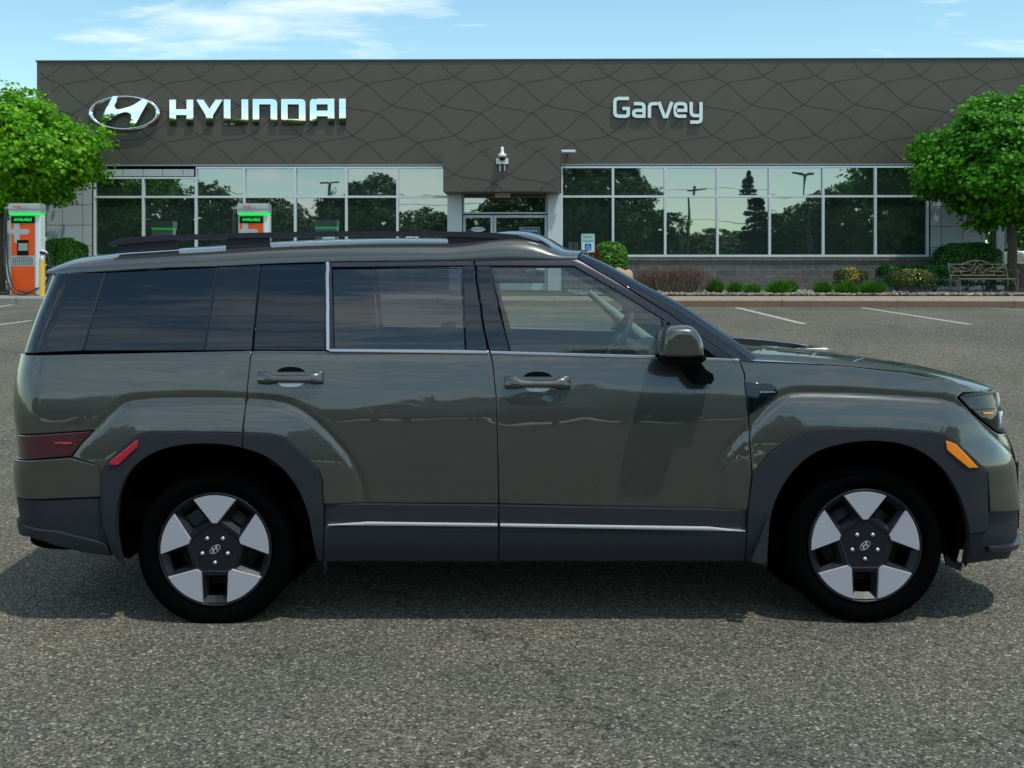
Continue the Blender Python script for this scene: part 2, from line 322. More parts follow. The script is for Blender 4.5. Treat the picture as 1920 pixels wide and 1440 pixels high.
def spl(xs, ys):
    xs = np.array(xs, float); ys = np.array(ys, float); o = np.argsort(xs); xs = xs[o]; ys = ys[o]
    h = np.diff(xs); d = np.diff(ys)/h; m = np.zeros(len(xs)); m[0] = d[0]; m[-1] = d[-1]
    for i in range(1, len(xs)-1): m[i] = (d[i-1]*h[i]+d[i]*h[i-1])/(h[i]+h[i-1])
    def f(q):
        q = np.clip(np.asarray(q, float), xs[0], xs[-1]); i = np.clip(np.searchsorted(xs, q)-1, 0, len(h)-1); t = (q-xs[i])/h[i]
        return (2*t**3-3*t**2+1)*ys[i]+(t**3-2*t**2+t)*h[i]*m[i]+(-2*t**3+3*t**2)*ys[i+1]+(t**3-t**2)*h[i]*m[i+1]
    return f
def ell(cx, cz, a, b, n=32, a0=0, a1=2*math.pi, end=False): return [(cx+a*math.cos(a0+(a1-a0)*k/n), cz+b*math.sin(a0+(a1-a0)*k/n)) for k in range(n+(1 if end else 0))]
def text_mesh(s, size, name, m, parent, loc, rot=(R(90), 0, 0), ext=.001, bold=0, align='CENTER', sx=1):
    c = bpy.data.curves.new(name, 'FONT'); c.body = s; c.size = size; c.extrude = ext; c.align_x = align; c.align_y = 'CENTER'; c.offset = bold; c.resolution_u = 3
    t = bpy.data.objects.new('tmp', c); COL.objects.link(t); dg = bpy.context.evaluated_depsgraph_get(); dg.update()
    me = bpy.data.meshes.new_from_object(t.evaluated_get(dg)); bpy.data.objects.remove(t); me.name = name; me.materials.clear(); me.materials.append(m)
    o = bpy.data.objects.new(name, me); o.location = loc; o.rotation_euler = rot; o.scale = (sx, 1, 1); return link(o, parent)
def emblem_polys():
    H = [(-.30, .93), (-.16, .95)]+cr([(-.20, .62), (-.25, .38), (-.18, .19), (0, .25), (.27, .43), (.55, .80)], 3)+[(.70, .67), (.31, -.74), (.14, -.83)]+cr([(.21, -.38), (.21, -.11), (.10, .02), (-.03, .0), (-.25, -.20), (-.51, -.62)], 3)+[(-.68, -.62), (-.51, .15)]
    return H
# ================================================================== GROUND
def gz(y):
    t = min(1, max(0, (y-7.6)/(20.0-7.6))); return .683*(t*t*(3-2*t))
mb = MB(); ys = [-900, -300, -100, -40, 0]+[i*.5 for i in range(8, 60)]+[36, 60, 150, 1500]; xs = [-900, -200, -60, -30, -15, 0, 15, 30, 60, 200, 900]
vs = [(x, y, gz(y)) for y in ys for x in xs]; nx = len(xs)
mb.add(vs, [(j*nx+i, j*nx+i+1, (j+1)*nx+i+1, (j+1)*nx+i) for j in range(len(ys)-1) for i in range(nx-1)], 0, True)
tag(mb.build('ground', ASPH), None, None, kind='structure')
def gline(name, a, b, w=.10):
    def hit(px, py):
        Y = 20.
        for _ in range(40): Y = .5*Y+.5*(CZ-gz(Y))*F/(py-HY)
        return Vector(((px-CX)*Y/F, Y))
    A = hit(*a); B = hit(*b); d = (B-A).normalized(); n = Vector((-d.y, d.x))*w/2; N = 24; m = MB(); vs = []
    for i in range(N+1):
        q = hit(a[0]+(b[0]-a[0])*i/N, a[1]+(b[1]-a[1])*i/N); wob = 1+.12*math.sin(i*2.1+a[0])
        for s_ in (-1, 1): p = q+n*s_*wob; vs.append((p.x, p.y, gz(p.y)+.005))
    m.add(vs, [(2*i, 2*i+1, 2*i+3, 2*i+2) for i in range(N)])
    return tag(m.build(name, LINE), None, None, kind='structure')
gline('parking_line', (1381, 577), (1508, 608), .13); gline('parking_line', (1615, 577), (1820, 609), .13); gline('parking_line', (1850, 578), (1960, 584), .11)
gline('parking_line', (-40, 614), (60, 601.5), .12); gline('parking_line', (-40, 582), (24, 571.5), .12)
# kerbs and walks
def kpt(px, Y): return (px-CX)*Y/F
BZ = .848
kb = MB(); kx0, kx1 = -2.2, 16
def kerbY(x, left): return (23.95-.02*(x+12)) if left else (22.45-.055*(x-3))
def kerb(x0, x1, left, ms, name, seg=2.43):
    m = MB(); x = x0
    while x < x1-.01:
        xe = min(x+seg, x1); g = .006
        ya, yb = kerbY(x, left), kerbY(xe, left)
        c = .03
        prof = [(0, .55), (0, BZ-c), (c, BZ+.002), (.42, BZ+.004), (.42, .55)]
        va = [(x+g, ya+p[0], p[1]) for p in prof]; vb = [(xe-g, yb+p[0], p[1]) for p in prof]; n = 5
        m.add(va+vb, [(0, 5, 6, 1)], 0); m.add(va+vb, [(1, 6, 7, 2), (2, 7, 8, 3)], 1); m.add(va+vb, [(4, 3, 2, 1, 0), (5, 6, 7, 8, 9)], 0)
        x = xe
    return tag(m.build(name, ms), None, None, kind='structure')
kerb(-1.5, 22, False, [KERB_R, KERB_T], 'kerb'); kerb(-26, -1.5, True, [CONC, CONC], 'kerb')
m = MB(); m.add([(-1.5, kerbY(-1.5, 0)+.4, BZ), (22, kerbY(22, 0)+.4, BZ), (22, 24.9, BZ), (-1.5, 24.9, BZ)], [(0, 1, 2, 3)])
tag(m.build('sidewalk', KERB_T), None, None, kind='structure')
m = MB(); m.add([(-26, kerbY(-26, 1)+.4, BZ), (-1.5, kerbY(-1.5, 1)+.4, BZ), (-1.5, 26.2, BZ), (-26, 26.2, BZ)], [(0, 1, 2, 3)])
tag(m.build('sidewalk', CONC), None, None, kind='structure')
m = MB(); m.add([(-26, 26.2, BZ+.01), (-1.5, 26.2, BZ+.01), (-1.5, 24.9, BZ+.01), (22, 24.9, BZ+.01), (22, 33, BZ+.01), (-26, 33, BZ+.01)], [(0, 1, 2, 3, 4, 5)])
tag(m.build('planting_bed', MULCH), None, None, kind='structure')
# pebbles
def pebble_mat():
    m = bpy.data.materials.new('river_pebble'); m.use_nodes = True; n = m.node_tree; b = n.nodes['Principled BSDF']; b.inputs['Roughness'].default_value = .8
    g = n.nodes.new('ShaderNodeNewGeometry'); r = ramp(n, [(0, (.06, .06, .055)), (.35, (.16, .15, .13)), (.6, (.27, .24, .19)), (.8, (.20, .13, .09)), (1, (.48, .45, .38))]); n.links.new(g.outputs['Random Per Island'], r.inputs[0]); n.links.new(r.outputs[0], b.inputs['Base Color'])
    return m
PEB = pebble_mat()
def pebbles(n, x0, x1, y0, y1, r0, r1, pw, name, label, material):
    rg = np.random.RandomState(3); bm = bmesh.new(); bmesh.ops.create_icosphere(bm, subdivisions=1, radius=1); bv = np.array([v.co[:] for v in bm.verts]); bf = np.array([[v.index for v in f.verts] for f in bm.faces]); bm.free()
    m = MB(); V = []; Fs = []
    for i in range(n):
        x = rg.uniform(x0, x1); y = y0+(y1-y0)*rg.rand()**pw; r = rg.uniform(r0, r1); s = np.array([r*rg.uniform(.8, 1.5), r*rg.uniform(.7, 1.2), r*rg.uniform(.45, .8)])
        a = rg.uniform(0, 6.28); q = bv*(1+rg.uniform(-.18, .18, (len(bv), 1)))*s; ca, sa = math.cos(a), math.sin(a)
        q = np.stack([q[:, 0]*ca-q[:, 1]*sa, q[:, 0]*sa+q[:, 1]*ca, q[:, 2]], 1)+np.array([x, y, BZ+.02+rg.uniform(0, .03)]); V.append(q); Fs.append(bf+i*len(bv))
    V = np.concatenate(V); Fs = np.concatenate(Fs); m.v = [tuple(p) for p in V]; m.f = [tuple(f) for f in Fs]; m.m = [0]*len(m.f); m.sm = [True]*len(m.f)
    return tag(m.build(name, material), label, 'stones', kind='stuff')
pebbles(9000, 1.5, 15.5, 24.95, 29.3, .022, .052, 1.6, 'pebbles', 'mixed grey and tan river pebbles covering the planting bed along the right kerb', PEB)
pebbles(1500, -16, -6, 26.2, 29.3, .015, .035, 1.3, 'mulch_chips', 'brown mulch chips on the bed behind the left charging station', leafmat('chip', (.05, .03, .02), (.10, .06, .04), (.2, .12, .06), 0))

# ================================================================== BUILDING
BY, BA = 30.2, .0143
def fp(px, py, v=0):
    k = (px-CX)/F; u = k*(BY+v)/(1+BA*k); Y = BY+v-BA*u; return u, CZ-(py-HY)*Y/F
def fu(px, v=0): return fp(px, 0, v)[0]
def fz(px, py, v=0): return fp(px, py, v)[1]
B = thing('dealership_building', 'long brown car dealership with mirrored windows, grey block base and flat roof', 'building', (0, BY, 0), -BA)
zT, zF = fz(960, 114), fz(960, 306.5)
uL, uR = fu(69), fu(2060)
zTop, zTr, zSill = fz(960, 312), fz(960, 368.5), fz(960, 481.5)
# fascia with joint lines
m = MB(); m.box(uL, uR, 0, 9, zF, zT); 
def ribbon(mb_, pts, y, w=.011, mi=1, clip=None):
    pts = [p for p in pts if clip is None or (clip[0] <= p[0] <= clip[1] and clip[2] <= p[1] <= clip[3])]
    for a, b in zip(pts[:-1], pts[1:]):
        d = Vector((b[0]-a[0], b[1]-a[1])); 
        if d.length > .4 or d.length < 1e-6: continue
        n = Vector((-d.y, d.x)).normalized()*w
        mb_.add([(a[0]-n.x, y, a[1]-n.y), (b[0]-n.x, y, b[1]-n.y), (b[0]+n.x, y, b[1]+n.y), (a[0]+n.x, y, a[1]+n.y)], [(0, 1, 2, 3)], mi)
S = 30.0/F
def lat(x, y): return ((x-960)*S, CZ-(y-500)*S)
def patlines(mb_, y, clip, dx0=0, dy0=0, w=.011):
    Pp, Q = 97.0, 111.0
    for k in range(-26, 26):
        asc = []; desc = []
        for r in range(-4, 5):
            ox = dx0; oy = dy0-r*Q; kk = k+4*r-(r)
            # ascending path nodes for row r: C1,C2 -> B2,B1 (k+1) ; successive rows advance by 3 cells
            bx = 1074+Pp*(k+3*r)
            asc += [(bx+ox, 267+oy), (bx+68+ox, 252+oy), (bx+20+Pp+ox, 211+oy), (bx+47+Pp+ox, 195+oy)]
        for r in range(-4, 5):
            bx = 1074+Pp*(k+3*r); oy = dy0+r*Q
            desc += [(bx+68+dx0, 141+oy), (bx+Pp+dx0, 156+oy), (bx+47+Pp+dx0, 195+oy), (bx+20+2*Pp+dx0, 211+oy)]
        # shift between rows: A1(k+2) after B1(k+1); C-row = A-row one Q lower
        ribbon(mb_, cr([lat(x, yy) for x, yy in _fix_asc(asc, Pp)], 7), y, w, 1, clip)
        ribbon(mb_, cr([lat(x, yy) for x, yy in _fix_desc(desc, Pp)], 7), y, w, 1, clip)
def _fix_asc(a, Pp):
    # node sequence per row: C1(k),C2(k),B2(k+1),B1(k+1), next row C1(k+2)
    out = []
    for i in range(0, len(a), 4):
        r = i//4; sh = -Pp*r; out += [(x+sh, y) for x, y in a[i:i+4]]
    return out
def _fix_desc(a, Pp):
    # A2(k),A1(k+1),B1(k+1),B2(k+2), next row A2(k+2)+(0,Q)
    out = []
    for i in range(0, len(a), 4):
        r = i//4; sh = -Pp*r; out += [(x+sh, y) for x, y in a[i:i+4]]
    return out
patlines(m, -.003, (uL+.01, uR-.01, zF+.01, zT-.01))
m.build('fascia', [FASC, JOINT], B)
m = MB(); m.box(uL-.02, uR, -.03, 9.05, zT, zT+.05); m.build('parapet_cap', SOFF, B)
# upper shadow trim under the fascia
m = MB(); m.box(fu(175), fu(831), .02, .2, zF-.055, zF-.003); m.box(fu(1052), fu(1742), .02, .2, zF-.055, zF-.003); m.build('fascia_trim', PANELW, B)
# body behind
m = MB(); m.box(fu(86), fu(1849), .5, 8.5, .7, zF-.01); m.build('inner_wall', SOFF, B)
FRW = .045
def window(u0, u1, z0, z1, v=.0, fr=(.045, .045, .045, .045)):
    l, r_, b, t = fr; m = MB()
    m.box(u0, u0+l, v, v+.12, z0+b, z1-t); m.box(u1-r_, u1, v, v+.12, z0+b, z1-t); m.box(u0, u1, v, v+.12, z0, z0+b); m.box(u0, u1, v, v+.12, z1-t, z1)
    w = m.build('window', WHITEM, B); m = MB(); t1, t2 = random.uniform(-.003, .003), random.uniform(-.002, .002)
    uu0, uu1, zz0, zz1 = u0+l-.01, u1-r_+.01, z0+b-.01, z1-t+.01
    m.add([(uu0, v+.07+t1*2, zz0), (uu1, v+.07-t1*2, zz0), (uu1, v+.07-t1*2+t2*2, zz1), (uu0, v+.07+t1*2+t2*2, zz1)], [(0, 1, 2, 3)])
    m.build('pane', FGLASS, w)
lx = [175, 268, 367, 457.5, 553, 649, 745, 842]
for i in range(7):
    u0, u1 = fu(lx[i])+.001, fu(lx[i+1])-.001; zt = fz(270, 332) if i < 2 else zTop
    window(u0, u1, zTr, zt, fr=(.05 if i == 0 else .032, .05 if i == 6 else .032, .03, .05)); window(u0, u1, zSill, zTr-.001, fr=(.05 if i == 0 else .032, .05 if i == 6 else .032, .06, .03))
rx = [1052, 1149.5, 1247.5, 1345.5, 1443.5, 1544, 1642, 1742]
for i in range(7):
    u0, u1 = fu(rx[i])+.001, fu(rx[i+1])-.001
    window(u0, u1, zTr, zTop, fr=(.05 if i == 0 else .032, .05 if i == 6 else .032, .03, .05)); window(u0, u1, zSill, zTr-.001, fr=(.05 if i == 0 else .032, .05 if i == 6 else .032, .06, .03))
# header panels at left and panel walls
def panelwall(name, us, zs, v0=.03, v1=.3):
    m = MB(); m.box(us[0], us[-1], v0+.012, v1, zs[0], zs[-1], 1)
    for a, b in zip(us[:-1], us[1:]):
        for c, d in zip(zs[:-1], zs[1:]): m.box(a+.008, b-.008, v0, v0+.011, c+.008, d-.008, 0)
    return m.build(name, [PANELW, JOINT], B)
panelwall('header_panel', [fu(x) for x in (175, 192, 230, 268, 305, 343, 364)], [fz(270, 331), fz(270, 317)], .0, .2)
panelwall('wall_panel', [fu(x) for x in (86, 116, 154, 172)], [BZ-.1, fz(130, 495), fz(130, 460), fz(130, 422), fz(130, 384), fz(130, 346), zF-.01])
panelwall('wall_panel', [fu(x) for x in (1745, 1766, 1806, 1842, 1849)], [BZ-.1, fz(1800, 500), fz(1800, 464), fz(1800, 425), fz(1800, 387), fz(1800, 347), zF-.01])
# block base
m = MB(); m.box(fu(172), fu(842), -.02, .4, .6, zSill-.12); m.build('block_wall', BLOCK, B)
m = MB(); m.box(fu(1052), fu(1745), -.02, .4, .6, zSill-.12); m.build('block_wall', BLOCK, B)
m = MB(); m.box(fu(172), fu(842), -.055, .4, zSill-.119, zSill-.002); m.box(fu(1052), fu(1757), -.055, .4, zSill-.119, zSill-.002); m.build('sill_course', BLOCK, B)
# entrance
CV = -1.15
c0, c1, cz0, cz1 = fu(832, CV), fu(1052, CV), fz(940, 359, CV), fz(940, 277, CV)
m = MB(); m.box(c0, c1, CV, -.001, cz0, cz1)
def patc(mb_): 
    pts = [[(832, 276.5), (853, 273.5), (875, 267.5)], [(876, 267), (905, 284), (930, 307), (960, 330), (985, 336), (1005, 339), (1030, 345), (1050, 360)], [(831, 338), (854, 326), (880, 305), (906, 284), (930, 276), (958, 272), (978, 267)], [(978, 267), (1008, 284), (1030, 300), (1052, 322)], [(910, 358), (935, 338), (957, 326), (985, 303), (1008, 284), (1030, 277), (1052, 275)], [(831, 310), (854, 327), (880, 334), (900, 336), (927, 344), (944, 358)], [(1012, 358), (1030, 343), (1052, 331)]]
    for p in pts: ribbon(mb_, cr([fp(x, y, CV) for x, y in p], 6), CV-.003, .010, 1, (c0+.01, c1-.01, cz0+.01, cz1-.01))
patc(m); m.build('canopy', [FASC, JOINT], B)
v0 = .15
for a_, b_ in ((842, 866), (1027, 1052)): m = MB(); m.box(fu(a_), fu(b_), -.02, .5, .7, cz0+.02); m.build('entrance_column', WHITEM, B)
window(fu(867), fu(1026), fz(940, 401, v0), fz(940, 362, v0), v0, (.04, .04, .05, .03))
def door(pa, pb, hx):
    m = MB(); u0, u1 = fu(pa, v0), fu(pb, v0); z0, z1 = BZ+.02, fz(940, 403.5, v0); f = .075
    m.box(u0, u0+f, v0-.02, v0+.08, z0, z1); m.box(u1-f, u1, v0-.02, v0+.08, z0, z1); m.box(u0+f, u1-f, v0-.02, v0+.08, z0, z0+.2); m.box(u0+f, u1-f, v0-.02, v0+.08, z1-f, z1)
    d = m.build('door', WHITEM, B); m = MB(); m.add([(u0+f-.01, v0+.03, z0+.19), (u1-f+.01, v0+.03, z0+.19), (u1-f+.01, v0+.03, z1-f+.01), (u0+f-.01, v0+.03, z1-f+.01)], [(0, 1, 2, 3)]); m.build('pane', FGLASS, d)
    m = MB(); m.tube([(fu(hx, v0), v0-.06, z0+.8), (fu(hx, v0), v0-.06, z0+1.3)], .015); m.build('handle', STEEL, d); return d
d1 = door(868, 924.5, 919); d2 = door(925.5, 1026, 930)
# door decals
def dtext(s, px, py, hpx, mtl, par, name='decal', v=v0+.02, sx=1): u, z = fp(px, py, v); return text_mesh(s, hpx*30/F*1.35, name, mtl, par, (u, v, z), sx=sx, ext=.0008)
m = MB(); u, z = fp(896, 430, v0); m.prism(ell(u, z, .21, .07, 28), v0+.022, v0+.026); m.build('decal', SIGNW, d1)
dtext('GARVEY', 896, 430, 5, SOFF, d1, v=v0+.02)
dtext('MONDAY - THURSDAY', 895, 451, 3.6, SIGNW, d1, sx=.9); dtext('9:00am - 7:00pm', 897, 457, 3.6, SIGNW, d1, sx=.9)
m = MB(); a_, b_ = fp(975, 427, v0), fp(1011, 462, v0); m.box(a_[0], b_[0], v0+.015, v0+.026, b_[1], a_[1], 0); m.box(a_[0]-.02, b_[0]+.02, v0+.0265, v0+.029, b_[1], a_[1]+.02, 1); m.build('poster', [mat('poster_teal', (.02, .10, .13), .4), PANELW], d2)
dtext('Genuine', 992, 432, 7, SIGNW, d2, v=v0+.010)
# emergency lamp and canopy soffit
m = MB(); u, z = fp(943, 366, -.4); m.box(u-.22, u+.22, -.5, -.3, z-.07, z+.07, 0, .02); tag(m.build('emergency_lamp', mat('lamp_housing', (.50, .46, .33), .5), None, (0, 0, 0)), 'cream emergency lamp hanging under the entrance canopy', 'lamp')
lam = bpy.data.objects['emergency_lamp']; lam.location = (0, BY, 0); lam.rotation_euler = (0, 0, -BA)

def facade_thing(name, label, cat, group=None): return thing(name, label, cat, (0, BY, 0), -BA, group)
# emblem
E = facade_thing('emblem_sign', 'chrome oval emblem with slanted letter mounted on the brown fascia', 'emblem')
def curved_front(mb_, poly, holes, v, bulge, zc, hh, mi=0):
    loops = [poly]+list(holes); P2 = []; Ed = []
    for lp in loops:
        o = len(P2); q = []
        for i in range(len(lp)):
            a, b = Vector(lp[i]), Vector(lp[(i+1) % len(lp)]); n = max(1, int((b-a).length/.06)); q += [a.lerp(b, k/n) for k in range(n)]
        P2 += q; Ed += [(o+i, o+(i+1) % len(q)) for i in range(len(q))]
    xs_ = [p[0] for p in poly]; zs_ = [p[1] for p in poly]
    for x in np.arange(min(xs_), max(xs_), .06):
        for z in np.arange(min(zs_), max(zs_), .045):
            if inside((x, z), poly) and not any(inside((x, z), h) for h in holes): P2.append(Vector((x+.002, z+.001)))
    r = delaunay_2d_cdt(P2, Ed, [], 0, 1e-5); pv = r[0]; fs = []
    for f in r[2]:
        c = sum((pv[i] for i in f), Vector((0, 0)))/len(f)
        if inside(c, poly) and not any(inside(c, h) for h in holes): fs.append(tuple(f))
    mb_.add([(p[0], v+bulge*max(0, (zc-p[1])/hh+.15)**2, p[1]) for p in pv], fs, mi, True)
def emb(mb_, cx, cz, a, b, v0_, v1_, bul=0, mi=0, ringw=.12, Hs=1.0):
    ring = ell(cx, cz, a, b, 64); hole = ell(cx, cz, a*(1-ringw), b*(1-ringw*1.35), 64); H = [(cx+x*a*Hs, cz+y*b*Hs) for x, y in emblem_polys()]
    if bul:
        mb_.prism(ring, v0_+bul*2, v1_, mi=mi, holes=[hole], caps=(False, True)); mb_.prism(H, v0_+bul*2, v1_, mi=mi, caps=(False, True))
        # rounded ring
        vs = []; fs = []; n = 72
        for k in range(n):
            t = 2*math.pi*k/n
            for j in range(9):
                w = j/8; rr_a = a*(1-ringw*w); rr_b = b*(1-ringw*1.35*w); vs.append((cx+rr_a*math.cos(t), v0_+bul*2-math.sin(w*math.pi)*.04, cz+rr_b*math.sin(t)))
        for k in range(n):
            for j in range(8): fs.append((k*9+j, ((k+1) % n)*9+j, ((k+1) % n)*9+j+1, k*9+j+1))
        mb_.add(vs, fs, mi, True); curved_front(mb_, H, [], v0_, bul*.8, cz, b, mi)
    else: mb_.prism(ring, v0_, v1_, mi=mi, holes=[hole]); mb_.prism(H, v0_-.0004, v1_, mi=mi)
ec = fp(232.5, 211.5, -.12); ea, eb = 67*30.3/F, 33*30.3/F
m = MB(); emb(m, ec[0], ec[1], ea, eb, -.16, -.06, .02, 0); m.build('emblem', CHR2, E)
# chrome lettering
Lt = facade_thing('chrome_lettering', 'large raised chrome HYUNDAI letters to the right of the oval emblem', 'sign')
HL = {'H': ([(250, 160), (303, 160), (303, 238), (390, 238), (390, 160), (445, 160), (445, 368), (390, 368), (390, 285), (303, 285), (303, 368), (250, 368)], []),
 'Y': ([(470, 160), (528, 160), (577, 235), (628, 160), (686, 160), (605, 290), (605, 370), (548, 370), (548, 290)], []),
 'U': ([(695, 158), (750, 158), (750, 318), (840, 318), (840, 158), (895, 158), (895, 335), (885, 355), (865, 364), (695, 364)], []),
 'N': ([(932, 155), (1095, 155), (1120, 163), (1132, 185), (1132, 364), (1078, 364), (1078, 198), (985, 198), (985, 364), (932, 364)], []),
 'D': ([(1165, 155), (1330, 155), (1355, 163), (1364, 185), (1364, 335), (1355, 353), (1333, 362), (1165, 362)], [[(1218, 198), (1310, 198), (1310, 318), (1218, 318)]]),
 'A': ([(1425, 152), (1600, 152), (1600, 362), (1546, 362), (1546, 295), (1455, 295), (1455, 362), (1400, 362), (1400, 180), (1408, 162)], [[(1455, 198), (1546, 198), (1546, 250), (1455, 250)]]),
 'I': ([(1640, 152), (1694, 152), (1694, 362), (1640, 362)], [])}
def hp(p): return fp(260+p[0]/4.364, 150+p[1]/4.364, -.12)
zc_ = hp((800, 262))[1]; hh_ = abs(hp((0, 155))[1]-hp((0, 365))[1])/2
for ch, (po, ho) in HL.items():
    po = [hp(p) for p in po]; ho = [[hp(p) for p in h] for h in ho]; m = MB(); m.prism(po, -.080, -.02, holes=ho, mi=1, caps=(False, True)); curved_front(m, po, ho, -.10, .0145, zc_, hh_, 0); m.build('letter', [CHR2, CHR2], Lt)
# white lettering (strokes)
Gt = facade_thing('white_lettering', 'white raised Garvey letters on the brown fascia right of the entrance', 'sign')
def stroke(pts, w):
    L = []; Rr = []; pts = [Vector(p) for p in pts]
    for i, p in enumerate(pts):
        a = (p-pts[i-1]).normalized() if i else None; b = (pts[i+1]-p).normalized() if i < len(pts)-1 else None
        if a is None: a = b
        if b is None: b = a
        t = (a+b).normalized(); n = Vector((-t.y, t.x)); c = max(.5, n.dot(Vector((-a.y, a.x)))); L.append(p+n*w/c); Rr.append(p-n*w/c)
    return L+Rr[::-1]
GL = {'G': [[(515, 164), (442, 164), (424, 170), (417, 186), (417, 266), (424, 281), (442, 287), (496, 287), (508, 280), (510, 268), (510, 228)], [(470, 234), (520, 234)]],
 'a': [[(548, 200), (598, 200), (612, 205), (619, 219), (619, 298)], [(617, 287), (566, 287), (551, 281), (547, 267), (551, 253), (566, 247), (617, 247)]],
 'r': [[(657, 298), (657, 222), (663, 206), (680, 200), (712, 200)]], 'v': [[(722, 189), (760, 290), (776, 290), (812, 189)]],
 'e': [[(912, 287), (858, 287), (842, 281), (836, 266), (836, 220), (842, 206), (858, 200), (888, 200), (904, 207), (908, 222), (908, 247), (840, 247)]],
 'y': [[(946, 189), (946, 262), (952, 276), (966, 283), (1010, 283)], [(1014, 189), (1014, 308), (1008, 322), (992, 328), (938, 328)]]}
def gp(p): return fp(1040+p[0]/3.692, 140+p[1]/3.692, -.1)
for ch, sts in GL.items():
    m = MB()
    for i, st in enumerate(sts): m.prism([gp(p) for p in stroke(st, 11.5)], -.09-.002*i, -.02, mi=0, side_mi=1, caps=(True, False))
    m.build('letter', [SIGNW, SIGNS], Gt)
# camera, box, light bar
Cm = facade_thing('security_camera', 'white dome security camera on a bracket on the entrance canopy front', 'camera')
u, z = fp(943, 290, CV-.15); w = 29/F
m = MB(); m.lathe([(0, .22), (.035, .21), (.045, .12), (.05, .03), (.11, .02), (.115, -.06), (.09, -.075)], (u, CV-.16, z), 'Z', 20); m.tube([(u, CV, z+.1), (u, CV-.16, z+.1)], .03); m.build('housing', WHITEP, Cm)
m = MB(); m.lathe([(.09, -.075), (.085, -.12), (.05, -.16), (0, -.175)], (u, CV-.16, z), 'Z', 20); m.build('dome', SCRBLK, Cm)
m = MB(); u2, z2 = fp(943, 303, CV); m.box(u2-.17, u2+.17, CV-.12, CV-.001, z2-.08, z2+.08, 0, .01); 
for s_ in (-1, 1): m.tube([(u2+s_*.065, CV-.04, z2-.27), (u2+s_*.065, CV-.04, z2-.082)], .018); m.tube([(u2+s_*.065, CV-.04, z2+.082), (u2+s_*.065, CV-.04, z2+.16)], .018)
o = m.build('junction_box', WHITEP); tag(o, 'white junction box with two conduits below the dome camera', 'box'); o.location = (0, BY, 0); o.rotation_euler = (0, 0, -BA)
u, z = fp(1066, 284, -.5); m = MB(); m.box(u-.2, u+.2, -.62, -.5, z-.035, z+.035, 0, .008); m.box(u-.03, u+.03, -.5, -.001, z-.02, z+.02)
o = m.build('light_bar', WHITEP); tag(o, 'short white bar light on the fascia beside the canopy', 'light'); o.location = (0, BY, 0); o.rotation_euler = (0, 0, -BA)

# ================================================================== VEGETATION
MAPLE = [(0, -.5), (.12, -.28), (.42, -.38), (.34, -.12), (.55, .08), (.28, .12), (.30, .36), (.12, .24), (0, .56), (-.12, .24), (-.30, .36), (-.28, .12), (-.55, .08), (-.34, -.12), (-.42, -.38), (-.12, -.28)]
OVAL = [(0, -.5), (.26, -.15), (.24, .2), (0, .5), (-.24, .2), (-.26, -.15)]
QUAD = [(-.5, -.5), (.5, -.35), (.4, .5), (-.45, .4)]
BLADE = [(-.06, 0), (.06, 0), (.0, 1)]
def leafmesh(name, pos, nrm, size, mtl, shape, parent, rg, roll=None):
    n = len(pos); sh = np.array(shape); k = len(sh); nrm = nrm/np.linalg.norm(nrm, axis=1, keepdims=True)
    a = rg.normal(size=(n, 3)) if roll is None else roll; t = a-nrm*(a*nrm).sum(1, keepdims=True); t /= np.linalg.norm(t, axis=1, keepdims=True); b = np.cross(nrm, t)
    V = pos[:, None, :]+size[:, None, None]*(sh[None, :, 0:1]*b[:, None, :]+sh[None, :, 1:2]*t[:, None, :]-nrm[:, None, :]*(.28*(sh[None, :, 0:1]**2+sh[None, :, 1:2]**2)))
    me = bpy.data.meshes.new(name); me.vertices.add(n*k); me.vertices.foreach_set('co', V.reshape(-1).astype('f')); me.loops.add(n*k); me.loops.foreach_set('vertex_index', np.arange(n*k, dtype='i')); me.polygons.add(n); me.polygons.foreach_set('loop_start', np.arange(0, n*k, k, dtype='i')); me.polygons.foreach_set('loop_total', np.full(n, k, dtype='i'))
    me.materials.append(mtl); me.update(calc_edges=True); me.validate(); return link(bpy.data.objects.new(name, me), parent)
def lump(d, seed, f=2.2, amp=.16):
    return np.array([1+amp*noise.noise(Vector((x*f+seed, y*f, z*f)))*2+amp*.6*noise.noise(Vector((x*f*3+seed, y*f*3, z*f*3))) for x, y, z in d])
def crown(name, n, c, rad, mtl, parent, seed, size=(.09, .15), shape=MAPLE, flat=.75, depth=.34, amp=.165, up=.5):
    rg = np.random.RandomState(seed); nb = max(20, n//26); d = rg.normal(size=(nb, 3)); d /= np.linalg.norm(d, axis=1, keepdims=True)
    lo = d[:, 2] < 0; d2 = d.copy(); d2[lo, 2] *= flat
    r = (1-depth*rg.rand(nb)**1.7)*lump(d, seed, 2.2, amp); bc = d2*r[:, None]*np.array(rad)
    idx = rg.randint(0, nb, n); cs = .11*max(rad)*rg.uniform(.5, 1.3, nb)[idx]
    off = np.clip(rg.normal(size=(n, 3)), -1.5, 1.5)*cs[:, None]*.62; off[:, 2] *= .55
    pos = bc[idx]+off+np.array(c); nr = d[idx]*.8+rg.normal(size=(n, 3))*.55; nr[:, 2] += up
    return leafmesh(name, pos, nr, rg.uniform(size[0], size[1], n), mtl, shape, parent, rg)
